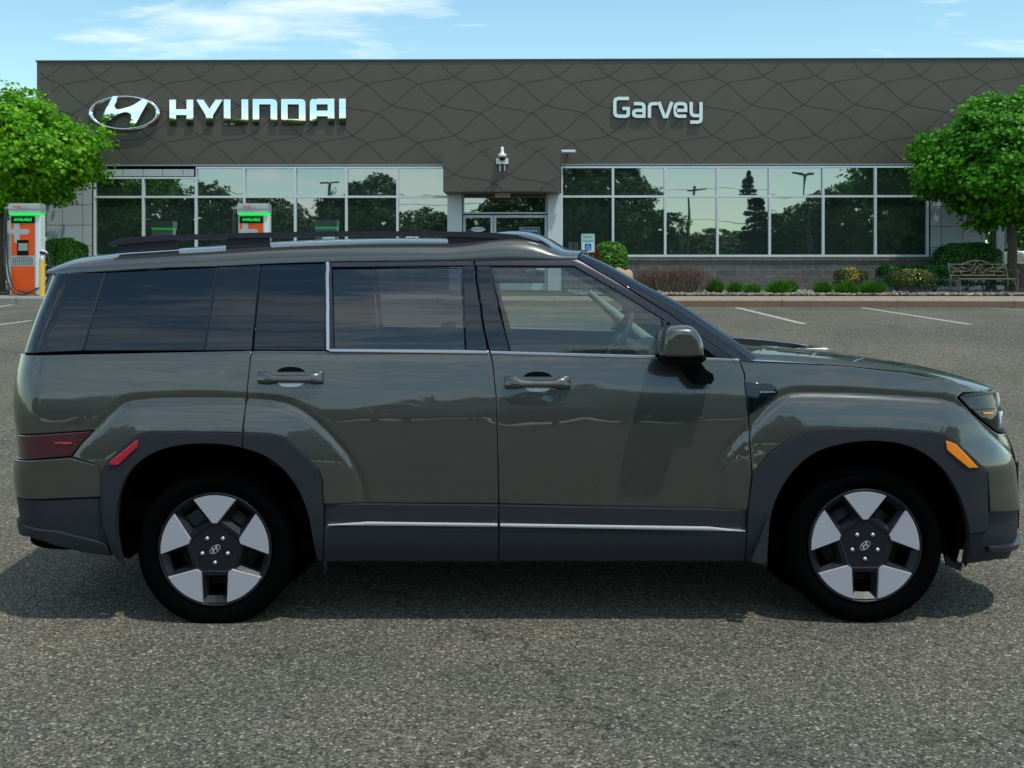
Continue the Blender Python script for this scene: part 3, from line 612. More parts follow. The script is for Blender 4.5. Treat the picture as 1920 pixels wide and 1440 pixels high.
def tree(name, label, cat, x, y, z0, ctr, rad, n, mtl, seed, tr=.11, zb=None, size=(.09, .15), shape=MAPLE, group=None, up=.5, branches=9, flat=.75):
    T = thing(name, label, cat, (x, y, z0), group=group); m = MB(); rg = random.Random(seed); zt = ctr-rad[2]*.35-z0
    pts = [(0, 0, -.1), (.01, 0, .15), (.02, .01, zt*.5), (-.01, .02, zt), (.03, 0, zt+rad[2]*.6), (.02, .02, zt+rad[2]*1.05)]
    m.tube(pts, [tr*1.35, tr*1.05, tr*.95, tr*.85, tr*.45, tr*.15], 12)
    m.build('trunk', BARK, T); m = MB()
    for i in range(branches):
        a = i*2.4+rg.random(); l = rg.uniform(.65, .9); b0 = zt*rg.uniform(.88, 1.0)+rad[2]*rg.uniform(0, .35); dx_, dy_ = math.cos(a)*rad[0]*l, math.sin(a)*rad[1]*l; h = rad[2]*rg.uniform(.15, .75)
        p = [(0, 0, b0), (dx_*.3, dy_*.3, b0+h*.45), (dx_*.65, dy_*.65, b0+h*.8), (dx_, dy_, b0+h)]; m.tube(cr(p, 3), [tr*.42*(1-k/10.5) for k in range(10)], 6)
    m.build('branches', BARK, T)
    crown('crown', n, (0, 0, ctr-z0), rad, mtl, T, seed, size, shape, up=up, flat=flat); return T
zr = BZ
yR = 27.6; cR = P(1897, 300, yR)
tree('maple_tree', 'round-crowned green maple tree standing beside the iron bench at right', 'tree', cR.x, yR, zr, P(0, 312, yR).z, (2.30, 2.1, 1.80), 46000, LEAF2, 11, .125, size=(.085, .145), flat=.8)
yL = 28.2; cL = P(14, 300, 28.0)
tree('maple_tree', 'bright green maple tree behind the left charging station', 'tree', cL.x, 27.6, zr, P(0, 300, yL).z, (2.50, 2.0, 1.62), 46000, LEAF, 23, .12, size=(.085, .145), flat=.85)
def bush(name, label, px, pyb, pyt, wpx, Y, mtl, seed, n=2600, size=(.035, .06), shape=OVAL, boxy=False, z0=None, group=None, cat='bush'):
    c = P(px, pyb, Y); zb = BZ; zt = P(px, pyt, Y).z; h = zt-zb; wr = wpx*Y/F/2; T = thing(name, label, cat, (c.x, Y, zb), group=group)
    m = MB(); 
    for i in range(6): a = i*1.05; m.tube([(0, 0, 0), (math.cos(a)*wr*.4, math.sin(a)*wr*.4, h*.6)], .012, 5)
    m.build('stems', BARK, T); rg = np.random.RandomState(seed); d = rg.normal(size=(n, 3)); d /= np.linalg.norm(d, axis=1, keepdims=True); d[:, 2] = np.abs(d[:, 2])*1.25-.25
    e = .5 if boxy else .66; q = np.sign(d)*np.abs(d)**e; q /= (np.abs(q)**(2/e)).sum(1, keepdims=True)**(e/2); r = (1-.22*rg.rand(n)**2)*lump(d, seed, 3, .05)
    pos = q*r[:, None]*np.array([wr, min(wr, .8), h*.5])+np.array([0, 0, h*.5]); pos[:, 2] = np.maximum(pos[:, 2], .03)
    leafmesh('foliage', pos, d+rg.normal(size=(n, 3))*.5, rg.uniform(size[0], size[1], n), mtl, shape, T, rg)
    return T
# dense core so gaps are dark leaves, not holes
bush('round_bush', 'large clipped dome bush behind the iron bench', 1813, 545, 455, 116, 29.0, BOXD, 5, 7000, (.05, .09))
bush('clipped_hedge', 'small clipped dark hedge block left of the iron bench', 1752, 545, 498, 64, 27.3, BOXD, 6, 3600, (.04, .07), boxy=True)
bush('clipped_hedge', 'clipped dark hedge under the window, behind the larger yellow-flowering shrub', 1683, 543, 497, 70, 27.8, BOXD, 7, 3600, (.04, .07), boxy=True)
bush('low_bush', 'low olive bush growing behind the seat of the iron bench', 1850, 545, 502, 90, 27.4, OLIVEL, 8, 3000, (.04, .07))
bush('round_bush', 'bright green round bush beside the reserved parking sign', 1144, 530, 453, 66, 27.5, BOX, 9, 5200, (.045, .08))
b_ = bush('small_bush', 'rust brown dying bush tucked behind the reserved parking sign', 1113, 530, 462, 26, 27.0, leafmat('rust_leaf', (.15, .03, .015), (.22, .05, .02), (.1, .08, .02)), 10, 1400, (.04, .07))
bush('round_bush', 'clipped green dome bush beside the yellow bollard', 118, 545, 447, 86, 28.6, BOX, 12, 6500, (.045, .08))
bush('round_bush', 'green bush top showing over the car roof near the entrance', 754, 545, 449, 70, 28.4, BOX, 13, 3600, (.045, .08))
def shrubflower(px, pyb, pyt, wpx, Y, label, seed, nf, leaf=OLIVEL):
    T = bush('flowering_shrub', label, px, pyb, pyt, wpx, Y, leaf, seed, 3000, (.035, .065)); rg = np.random.RandomState(seed); h = P(0, pyt, Y).z-BZ; wr = wpx*Y/F/2
    d = rg.normal(size=(nf, 3)); d[:, 2] = abs(d[:, 2])+.2; d[:, 1] = -abs(d[:, 1]); d /= np.linalg.norm(d, axis=1, keepdims=True); pos = d*np.array([wr*1.03, min(wr, .8)*1.05, h*.53])+np.array([0, 0, h*.5])
    leafmesh('flowers', pos, d+rg.normal(size=(nf, 3))*.3, rg.uniform(.03, .06, nf), YELL, OVAL, T, rg)
shrubflower(1595, 530, 503, 60, 27.6, 'smaller yellow-flowering shrub in front of the grey block wall', 14, 330)
shrubflower(1708, 547, 505, 78, 26.3, 'larger yellow-flowering shrub between the hedges and the pebbles', 15, 130)
# barberry with twigs
def twiggy(px, pyb, pyt, wpx, Y, label, seed, leaves):
    c = P(px, pyb, Y); T = thing('barberry_shrub', label, 'shrub', (c.x, Y, BZ)); rg = random.Random(seed); h = P(0, pyt, Y).z-BZ; wr = wpx*Y/F/2; m = MB(); tips = []
    for i in range(230):
        a = rg.uniform(0, 6.28); l = rg.uniform(.2, 1)**.6; x0 = rg.uniform(-.75, .75)*wr; y0 = rg.uniform(-.3, .3); tx = x0+math.cos(a)*wr*.33*l; ty = y0+math.sin(a)*.35*l; tz = h*rg.uniform(.55, 1.02)*math.sqrt(max(.12, 1-(x0/wr)**2*.75))
        mid = ((x0+tx)/2+rg.uniform(-.05, .05), (y0+ty)/2, tz*.55); m.tube([(x0*.7, y0, 0), mid, (tx, ty, tz)], [.007, .006, .003], 4, cap=False)
        for k in range(3): q = rg.uniform(.4, 1); s_ = (mid[0]*(1-q)+tx*q, mid[1]*(1-q)+ty*q, mid[2]*(1-q)+tz*q); e = (s_[0]+rg.uniform(-.1, .1), s_[1]+rg.uniform(-.1, .1), s_[2]+rg.uniform(.02, .14)); m.tube([s_, e], [.004, .002], 3, cap=False); tips += [s_, e]
    m.build('twigs', TWIG, T)
    if leaves:
        r = np.random.RandomState(seed); tp = np.array(tips); pos = tp[r.randint(0, len(tp), leaves)]+r.normal(size=(leaves, 3))*.035; leafmesh('foliage', pos, r.normal(size=(leaves, 3)), r.uniform(.02, .045, leaves), BARB, OVAL, T, r)
twiggy(1280, 545, 502, 112, 26.4, 'reddish barberry shrub against the grey block wall', 31, 2600)
twiggy(1222, 545, 499, 80, 27.6, 'dry twiggy shrub left of and behind the reddish barberry', 32, 500)
# grass tufts
def tuft(px, pyb, pyt, wpx, Y, label, seed):
    c = P(px, pyb, Y); rg = np.random.RandomState(seed); h = (P(0, pyt, Y).z-BZ); n = 700; a = rg.uniform(0, 6.28, n); sp = rg.rand(n)**.6; wr = wpx*Y/F/2
    pos = np.stack([np.cos(a)*sp*wr*.45, np.sin(a)*sp*.12, np.zeros(n)], 1); t = np.stack([np.cos(a)*sp*wr*.9, np.sin(a)*sp*.25, h*(1.05-.45*sp**2)+rg.normal(size=n)*.02], 1)
    L = np.linalg.norm(t, axis=1); nr = np.cross(t, rg.normal(size=(n, 3))); o = leafmesh('grass_tuft', pos, nr, L*rg.uniform(.8, 1.1, n), GRASSM, BLADE, None, rg, roll=t)
    o.location = (c.x, Y, BZ); tag(o, label, 'grass tuft', 'green tufts along the pebble bed')
for a in [(1341, 543, 524, 30, 26.6, 'green tuft touching the right end of the reddish barberry shrub', 41), (1377, 543, 529, 26, 26.4, 'small green tuft, second one right of the reddish barberry', 42), (1410, 546, 532, 30, 25.9, 'small low green tuft just left of the paired tufts', 43), (1460, 547, 526, 46, 25.8, 'front one of the two overlapping wide green tufts', 44), (1478, 543, 525, 30, 26.7, 'rear one of the two overlapping green tufts', 45), (1542, 545, 527, 32, 26.2, 'lone green tuft between the tuft pair and the yellow-flowering shrub', 46), (1587, 549, 527, 42, 25.7, 'green tuft growing under the smaller yellow-flowering shrub', 47), (1637, 551, 526, 46, 25.5, 'widest lone green tuft, just left of the larger yellow-flowering shrub', 48)]: tuft(*a)
# boulder
def boulder(px, pyb, pyt, wpx, Y, label):
    bm = bmesh.new(); bmesh.ops.create_icosphere(bm, subdivisions=4, radius=1); h = P(0, pyt, Y).z-BZ; w_ = wpx*Y/F/2; c = P(px, pyb, Y)
    for v in bm.verts:
        d = v.co.copy(); k = 1+.22*noise.noise(d*1.4)+.07*noise.noise(d*4); v.co = Vector((math.copysign(abs(d.x)**.75, d.x)*w_*k, d.y*.4*k, max(0, (d.z*.5+.5)*h*k)))
    for f in bm.faces: f.smooth = True
    me = bpy.data.meshes.new('boulder'); bm.to_mesh(me); bm.free(); me.materials.append(ROCK); o = link(bpy.data.objects.new('boulder', me)); o.location = (c.x, Y, BZ); tag(o, label, 'rock')
boulder(1166, 545, 505, 52, 26.0, 'tan boulder at the foot of the round bush by the parking sign')

# ================================================================== BENCH
def bench(x, y, rz, label, w=1.42):
    T = thing('garden_bench', label, 'bench', (x, y, BZ), rz, 'wrought iron garden benches'); h = w/2; zs, zt = .40, .80
    for s_ in (-1, 1):
        m = MB(); m.tube([(s_*h, .02, 0), (s_*h, .0, zs), (s_*h, .06, .55), (s_*(h+.01), .13, zt)], .017); m.build('leg', IRON, T); m = MB(); m.tube([(s_*h, -.46, 0), (s_*h, -.44, zs)], .017); m.build('leg', IRON, T)
        m = MB(); m.tube(cr([(s_*h, .08, .60), (s_*h, -.2, .62), (s_*h, -.44, .60), (s_*h, -.50, .56), (s_*h, -.47, .50), (s_*h, -.42, .46), (s_*h, -.44, zs)], 4), .014); m.tube(cr([(s_*h, -.40, .12), (s_*h, -.34, .3), (s_*h, -.2, .37), (s_*h, -.06, .30), (s_*h, .0, .12)], 4), .010); m.build('armrest', IRON, T)
    m = MB(); m.tube([(-h, -.45, zs), (h, -.45, zs)], .016); m.tube([(-h, 0, zs), (h, 0, zs)], .014)
    for i in range(22): xx = -h+.03+(w-.06)*i/21; m.tube([(xx, -.45, zs+.006), (xx, 0, zs+.006)], .009, 5)
    m.build('seat', IRON, T)
    def bk(x_, z_): return (x_*h, .04+.09*(z_-.45)/.35, z_)
    m = MB(); m.tube([bk(-1, .48), bk(1, .48)], .013); m.tube([bk(-1, .76), bk(-.55, .76)], .013); m.tube([bk(.55, .76), bk(1, .76)], .013); m.tube(cr([bk(-.55, .76), bk(-.3, .82), bk(0, .86), bk(.3, .82), bk(.55, .76)], 5), .013)
    for s_ in (-1, 1):
        for pth in ([(0, .86), (.1, .74), (.25, .62), (.5, .58), (.95, .58)], [(0, .48), (-.12, .60), (.04, .72), (.3, .77), (.55, .73), (.5, .66), (.42, .68)], [(.1, .48), (.25, .60), (.5, .68), (.8, .66), (1, .72)], [(0, .68), (.2, .53), (.45, .50), (.6, .55), (.5, .62), (.42, .58)], [(.55, .60), (.75, .62), (.95, .49)], [(.7, .60), (.85, .7), (.98, .76)]):
            m.tube(cr([bk(s_*a, b) for a, b in pth], 5), .0085, 6)
    m.build('backrest', IRON, T); return T
bc = P(1838, 545, 25.7); bench(bc.x, 25.75, R(4), 'wrought iron scroll-backed bench under the right maple tree', 1.46)
bc = P(172, 548, 27.6); bench(bc.x, 27.4, R(-18), 'wrought iron bench by the clipped dome bush, mostly hidden by the car roof', 1.4)

# ================================================================== CHARGERS
def charger(px, Y, label, cables=True):
    zb = BZ+.0; s_ = Y/F; c = P(px, 555, Y); T = thing('charging_station', label, 'charger', (c.x, Y, BZ), 0, 'electric car charging stations')
    W2 = 33*s_; H = 172*s_-.02; D = .42
    def X(q): return (q-px)*s_           # px offset -> local
    def Z(q): return CZ-(q-HY)*s_-BZ
    x0 = -W2; x1 = X(px+24)-.03; D = .30
    m = MB(); m.box(x0, x1+.03, .0, D, .0, Z(403), 0, .03); m.build('cabinet', WCAS, T)
    # curved head
    n = 14; poly = [(x0-.01+(x1+.04-x0+.01)*k/n, -.05-.05*math.sin(math.pi*k/n)) for k in range(n+1)]+[(x1+.03, D+.02), (x0-.01, D+.02)]
    m = MB(); m.prism(poly, Z(399), Z(392.5), 'Z'); m.prism([(a, b-.012) for a, b in poly], Z(392), Z(384), 'Z'); m.prism([(a*.97, b*.9) for a, b in poly], Z(384), Z(381.5), 'Z')
    m.add([(x0, 0, Z(386)), (x0-.20, .1, Z(388)), (x0-.17, .1, Z(392)), (x0, 0, Z(392)), (x0, .12, Z(386)), (x0-.20, .16, Z(388)), (x0-.17, .16, Z(392)), (x0, .12, Z(392))], [(0, 1, 2, 3), (4, 7, 6, 5), (0, 4, 5, 1), (2, 6, 7, 3)], 0)
    m.add([(x0, 0, Z(394)), (x0-.12, .1, Z(395)), (x0-.05, .1, Z(399)), (x0, 0, Z(399)), (x0, .12, Z(394)), (x0-.12, .16, Z(395)), (x0-.05, .16, Z(399)), (x0, .12, Z(399))], [(0, 1, 2, 3), (4, 7, 6, 5), (0, 4, 5, 1), (2, 6, 7, 3)], 0)
    m.build('head', SILV, T)
    m = MB(); m.prism([(a*.985, b*.9) for a, b in poly], Z(402.5), Z(399.3), 'Z'); m.build('light_band', GREENL, T)
    fx0, fx1 = x0+3.2*s_, x0+47*s_; fy = -.012
    m = MB(); m.box(x0+.5*s_, fx1+1.5*s_, -.010, -.0005, .03, Z(404)); m.build('front_frame', SILV, T)
    # orange panels with pale rounded letter shape cut in
    zt_, zm = Z(419), Z(479); X_ = lambda q: x0+(q-21)*s_
    g = MB(); g.box(fx0, fx1, -.016, -.0105, zm, zt_); op = g.build('front_panel', ORANGE, T)
    tt = [(29.5, 419), (40, 419), (40, 429.5), (53, 429.5), (57, 431), (59, 434.5), (57, 438), (53, 439.5), (40, 439.5), (40, 450), (35.5, 450), (35.5, 458), (31.5, 455), (29.5, 450), (29.5, 439.5), (24.3, 439.5), (24.3, 429.5), (29.5, 429.5)]
    m = MB(); m.prism([(X_(a), Z(b)) for a, b in tt], -.019, -.0165, caps=(True, True)); m.build('panel_letter', SILV, op)
    m = MB(); m.box(fx0, fx1, -.016, -.0105, Z(552), Z(499)); m.build('front_panel', ORANGE, T)
    m = MB(); m.box(fx0, fx1, -.022, -.0105, Z(418.5), Z(405.5)); sc_ = m.build('display', SCRBLK, T)
    text_mesh('AVAILABLE', 7.6*s_*1.05, 'display_text', GREENL, sc_, ((fx0+fx1)/2, -.024, Z(412)), bold=.002, sx=.86)
    m = MB(); m.box(X_(35.5), X_(56.5), -.028, -.0165, Z(478.5), Z(450)); kk = m.build('card_reader', SCRBLK, T)
    m = MB(); m.box(X_(38), X_(55.5), -.031, -.0285, Z(470), Z(456)); m.build('screen', mat('lcd', (.30, .33, .31), .2), kk)
    m = MB(); m.box(fx0, fx1, -.015, -.0105, Z(498.5), Z(479.5))
    for i in range(10):
        for j in range(6): xa = fx0+.03+(fx1-fx0-.06)*i/10; za = Z(496.5)+(Z(481.5)-Z(496.5))*j/6; m.box(xa, xa+.035, -.017, -.0155, za, za+.018, 1)
    m.build('vent_grille', [SILV, JOINT], T)
    text_mesh('-charge', 4.6*s_*1.4, 'head_text', ORANGE, T, (X_(38), -.122, Z(388)), bold=.002, sx=.8); text_mesh('point', 4.6*s_*1.3, 'head_text', PANELW, T, (X_(53), -.122, Z(388)), bold=.001, sx=.8)
    if cables:
        m = MB(); m.tube(cr([(X_(13), .1, Z(390)), (X_(12.3), .0, Z(400)), (X_(13), -.05, Z(440)), (X_(16), -.12, Z(490)), (X_(23), -.16, Z(530)), (X_(37), -.17, Z(549)), (X_(54), -.17, Z(552)), (X_(68), -.12, Z(545)), (X_(76), .05, Z(538))], 6), .022); m.build('cable', RUBB, T)
        m = MB(); m.tube(cr([(X_(17), .1, Z(396)), (X_(15), .0, Z(405)), (X_(17), -.05, Z(450)), (X_(22), -.10, Z(505)), (X_(32), -.14, Z(535)), (X_(46), -.15, Z(546)), (X_(62), -.13, Z(547)), (X_(72), -.05, Z(541))], 6), .02); m.build('cable', RUBB, T)
        m = MB(); m.tube([(x1+.02, .12, Z(472)), (x1+.10, .10, Z(474)), (x1+.16, .08, Z(477))], [.06, .055, .04], 12); m.build('holster', WCAS, T)
        m = MB(); m.tube(cr([(X_(76), .04, Z(473)), (X_(88), .02, Z(476)), (X_(95), .0, Z(488)), (X_(96), .0, Z(505)), (X_(92), .0, Z(522)), (X_(86), .02, Z(534))], 6), [.038]*8+[.022]*23); m.build('connector', RUBB, T)
        m = MB(); m.tube(cr([(X_(78), .1, Z(485)), (X_(92), .06, Z(490)), (X_(93.5), .06, Z(505)), (X_(90), .06, Z(520)), (X_(84), .1, Z(530))], 6), .016); m.build('cable', RUBB, T)
    return T
charger(51.5, 25.4, 'orange and white charging station with looped cables beside the yellow bollard')
charger(479.5, 25.6, 'orange and white charging station showing above the car roof rail')
c = P(79, 556, 25.1); bo = thing('bollard', 'yellow bollard with pale conical cap beside the left charging station', 'bollard', (c.x, 25.1, BZ))
m = MB(); m.lathe([(.068, -.02), (.068, .86)], (0, 0, 0), 'Z', 24); m.lathe([(.070, .80), (.0702, .81)], (0, 0, 0), 'Z', 24); m.build('post', YELP, bo)
m = MB(); m.lathe([(.07, .86), (.06, .90), (.02, .98), (0, .985)], (0, 0, 0), 'Z', 24); m.build('cap', SILV, bo)

# ================================================================== SIGNS
def signpost(px, pyt, w, h, Y, label, kind):
    c = P(px, pyt, Y); s_ = Y/F; T = thing('parking_sign', label, 'sign', (c.x, Y, BZ)); zt = c.z-BZ; W2 = w*s_/2; Hh = h*s_
    m = MB(); m.box(-.02, .02, .004, .03, -.05, zt-.05); m.build('post', STEEL, T)
    def rr(a, b, z0, z1, r): return [(a+r+r*math.cos(t), z0+r+r*math.sin(t)) for t in np.linspace(math.pi, 1.5*math.pi, 4)]+[(b-r+r*math.cos(t), z0+r+r*math.sin(t)) for t in np.linspace(-.5*math.pi, 0, 4)]+[(b-r+r*math.cos(t), z1-r+r*math.sin(t)) for t in np.linspace(0, .5*math.pi, 4)]+[(a+r+r*math.cos(t), z1-r+r*math.sin(t)) for t in np.linspace(.5*math.pi, math.pi, 4)]
    ink = SIGNG if kind != 'no' else SIGNR
    m = MB(); m.prism(rr(-W2, W2, zt-Hh, zt, .03), -.003, .003, mi=0); m.prism(rr(-W2+.012, W2-.012, zt-Hh+.012, zt-.012, .025), -.0045, -.0031, mi=1); m.prism(rr(-W2+.022, W2-.022, zt-Hh+.022, zt-.022, .02), -.006, -.0046, mi=2)
    pl = m.build('sign_plate', [SIGNF, ink, SIGNF], T)
    if kind == 'no':
        text_mesh('NO', Hh*.26, 'sign_text', ink, T, (0, -.008, zt-Hh*.18), bold=.003); text_mesh('PARKING', Hh*.17, 'sign_text', ink, T, (0, -.008, zt-Hh*.42), bold=.002); return
    text_mesh('RESERVED', Hh*.20, 'sign_text', ink, T, (0, -.008, zt-Hh*.17), bold=.003, sx=.62); text_mesh('PARKING', Hh*.20, 'sign_text', ink, T, (0, -.008, zt-Hh*.38), bold=.003, sx=.68)
    m = MB(); q = W2*.5; zc = zt-Hh*.70; m.prism(rr(-q, q, zc-q, zc+q, .015), -.0085, -.0062); m.build('blue_panel', SIGNB, T)
    m = MB(); m.prism(ell(-q*.1, zc+q*.68, q*.14, q*.14, 12), -.0105, -.0088); m.prism(stroke([(-q*.1, zc+q*.5), (-q*.05, zc+q*.05), (q*.35, zc+q*.02), (q*.5, zc-q*.5), (q*.65, zc-q*.45)], q*.07), -.0105, -.0088)
    m.prism(stroke([(-.05*q+q*.5*math.cos(t), zc-.3*q+q*.48*math.sin(t)) for t in np.linspace(R(120), R(345), 14)], q*.065), -.0112, -.0088); m.build('wheelchair_symbol', SIGNF, T)
signpost(1102.5, 438.5, 25, 35, 25.9, 'reserved parking sign with wheelchair symbol beside the round bush', 'res')
signpost(616.5, 436, 23, 34, 25.9, 'reserved parking sign seen between roof rail and car roof', 'res')
signpost(773, 442, 24, 34, 26.4, 'pale sign with red NO seen between roof rail and car roof', 'no')

# ================================================================== FAR SIDES
# siding shed at left
sc0 = P(-60, 545, 34); T = thing('siding_house', 'white clapboard house with brown roof at the far left edge', 'house', (0, 38, 0))
xa, xb = (-300-CX)*38/F, (14-CX)*38/F; ze, zr2 = CZ-(437-HY)*38/F, CZ-(400-HY)*40/F
m = MB(); m.box(xa, xb, 0, 7, .4, .95, 1)
k = .95
while k < ze: m.add([(xa, -.02, k), (xb, -.02, k), (xb, .0, min(k+.15, ze)), (xa, .0, min(k+.15, ze))], [(0, 1, 2, 3)], 0); m.add([(xa, .0, k), (xb, .0, k), (xb, -.02, k), (xa, -.02, k)], [(0, 1, 2, 3)], 0); m.add([(xb, -.02, k), (xb, 7, k), (xb, 7, k+.15), (xb, 0, k+.15)], [(0, 1, 2, 3)], 0); k += .15
m.build('wall', [SIDING, CONC], T)
m = MB(); m.add([(xa-.3, -.35, ze-.05), (xb+.3, -.35, ze-.05), (xb+.3, 3.5, ze+1.6), (xa-.3, 3.5, ze+1.6), (xb+.3, 7.3, ze-.05), (xa-.3, 7.3, ze-.05)], [(0, 1, 2, 3), (3, 2, 4, 5)]); m.add([(xb, 0, ze-.05), (xb, 7, ze-.05), (xb, 3.5, ze+1.5)], [(0, 1, 2)]); m.build('roof', ROOFT, T)
# right background
def bgtree(x, y, z0, h, w, label, seed, mtl=FARL, n=2600, group=None, size=(.28, .5), name='tree', up=.5):
    return tree(name, label, 'tree', x, y, z0, z0+h*.60, (w, w*.8, h*.42), n, mtl, seed, .16, size=size, shape=QUAD, group=group, branches=4, up=up)
for i, (px, pyt, Y, w) in enumerate([(1905, 415, 52, 2.4), (1990, 400, 55, 3.2), (2080, 395, 50, 3)]):
    x = (px-CX)*Y/F; h = CZ-(pyt-HY)*Y/F-.7; bgtree(x, Y, .68, h, w, ['green tree seen through the gap between the building corner and the right trunk', 'green tree right of the right maple trunk in the far distance', 'far green tree past the right edge of the dealership'][i], 60+i, leafmat('mid_green', (.02, .09, .012), (.04, .15, .015), (.09, .22, .03)), 3500, size=(.18, .32))
m = MB(); Y = 33.0; xs0 = (1838-CX)*Y/F
for i in range(22): m.box(xs0+i*.16, xs0+i*.16+.15, 0, .03, .7, CZ-(493-HY)*Y/F-.01*(i % 3))
m.box(xs0, xs0+3.6, .03, .07, 1.0, 1.1); o = m.build('board_fence', mat('dark_fence', (.045, .035, .03), .9, var=.3, vscale=4)); o.location = (0, Y, 0); tag(o, 'dark board fence behind the right maple trunk', 'fence')
c = P(1876, 545, 31.5); T = thing('steel_post', 'pale grey square post standing right of the building corner', 'post', (c.x, 31.5, .85)); m = MB(); m.box(-.13, .12, 0, .25, 0, 2.9, 0, .01); m.build('post', PANELW, T); m = MB(); m.box(.121, .2, .02, .2, 1.25, 2.2, 0, .01); m.build('meter_box', STEEL, T)
for i in range(5):
    pass
# parked car far right (small, behind fence gap)
def small_car(x, y, z, rz, label, mtl, group=None):
    T = thing('parked_car', label, 'car', (x, y, z), rz, group); prof = [(-2.2, .35), (-2.25, .8), (-2.1, 1.0), (-1.5, 1.42), (-.9, 1.5), (.3, 1.48), (1.0, 1.05), (2.0, .92), (2.25, .7), (2.25, .35), (1.8, .3), (-1.8, .3)]
    m = MB(); m.prism(prof, -.88, .88); m.build('body', mtl, T); m = MB(); m.prism([(-1.75, 1.02), (-1.4, 1.38), (.25, 1.42), (.85, 1.06)], -.885, .885); m.build('window', BLACKG, T)
    for wx in (-1.35, 1.4):
        for wy in (-.9, .72): m = MB(); m.lathe([(0, 0), (.22, 0), (.33, .03), (.33, .18), (0, .18)], (wx, wy, .33), 'Y', 24); m.build('wheel', TYRE, T)
small_car((1925-CX)*44/F, 44, .7, R(90), 'white car parked beyond the fence, mostly hidden by the right trunk', WHITEP)

# ================================================================== BEHIND THE CAMERA (seen in the mirrored windows and paint)
def mir(px, d):
    Yv = 2*BY+d; V = Vector(((px-CX)*Yv/F, Yv)); n = Vector((BA, 1)).normalized(); q = V-n*2*((V-Vector((0, BY))).dot(n)); return q.x, q.y, Yv
gB = 'trees across the lot mirrored in the windows'
env = [(395, 345, 30, 3.2), (500, 372, 28, 4), (560, 410, 36, 3.5), (640, 355, 33, 2.6), (690, 345, 36, 3.6), (805, 392, 40, 3.2), (770, 420, 36, 2.8), (880, 395, 40, 3.4), (960, 370, 34, 3.6), (1030, 340, 35, 3.5), (1085, 290, 32, 2.8), (1150, 300, 34, 3.6), (1215, 370, 24, 3.0), (1330, 440, 50, 4), (1245, 445, 45, 3), (1475, 395, 36, 3.0), (1530, 370, 32, 3.2), (1590, 350, 30, 3.4), (1390, 455, 45, 3), (1700, 360, 30, 4), (1790, 350, 30, 4), (300, 350, 30, 4), (210, 360, 30, 4), (110, 370, 34, 4), (1880, 360, 32, 4), (30, 380, 36, 4)]
tp = None
for i, (px, pyt, d, w) in enumerate(env):
    x, y, Yv = mir(px, d); zt = CZ-(pyt-HY)*Yv/F
    if i < 4:
        T = bgtree(x, y, 0, zt, w, 'broad dark green tree across the parking lot, mirrored in the windows', 80+i, FARL, 11000, gB, (.15, .30)); T['h'] = zt; T['w'] = w; tp = (tp or [])+[(T, zt, w)]
    else:
        src, h0, w0 = tp[i % 4]; T = src.copy(); COL.objects.link(T); T.location = (x, y, 0); T.scale = (w/w0, w/w0, zt/h0); T.rotation_euler = (0, 0, i*1.3)
        for ch in src.children: cc = ch.copy(); COL.objects.link(cc); cc.parent = T
for t_ in tp: del t_[0]['h']; del t_[0]['w']
for i in range(30):   # continuous low belt far behind
    src, h0, w0 = tp[i % 4]; T = src.copy(); COL.objects.link(T); T.location = (-75+i*5.2, -62-(i % 3)*5, 0); s_ = random.uniform(.8, 1.25); T.scale = (1.5*s_, 1.5*s_, 5.5*s_/h0); T.rotation_euler = (0, 0, i*2.1)
    if 'h' in T: del T['h'], T['w']
    for ch in src.children: cc = ch.copy(); COL.objects.link(cc); cc.parent = T
# conifer
x, y, Yv = mir(1405, 34); zt = CZ-(330-HY)*Yv/F; T = thing('spruce_tree', 'tall sparse spruce across the lot, mirrored in the right windows', 'tree', (x, y, 0)); m = MB(); m.tube([(0, 0, 0), (0, 0, zt)], [.2, .02], 8); m.build('trunk', BARK, T)
rg = np.random.RandomState(4); n = 9000; lv = rg.rand(n)**.75; zz = zt*(1-lv*.92); ly = np.floor(lv*17)/17; rr_ = (ly*2.9+.12)*(.2+.8*rg.rand(n)**.6)*(.85+.15*np.sin(ly*40)); aa = np.floor(rg.rand(n)*13)/13*6.28+ly*9+rg.normal(size=n)*.11
pos = np.stack([np.cos(aa)*rr_, np.sin(aa)*rr_, zt*(1-ly*.92)-rr_*.22+rg.normal(size=n)*.10], 1); leafmesh('crown', pos, np.stack([np.cos(aa)*.3, np.sin(aa)*.3, np.ones(n)], 1)+rg.normal(size=(n, 3))*.5, rg.uniform(.12, .28, n), CONIF, QUAD, T, rg)
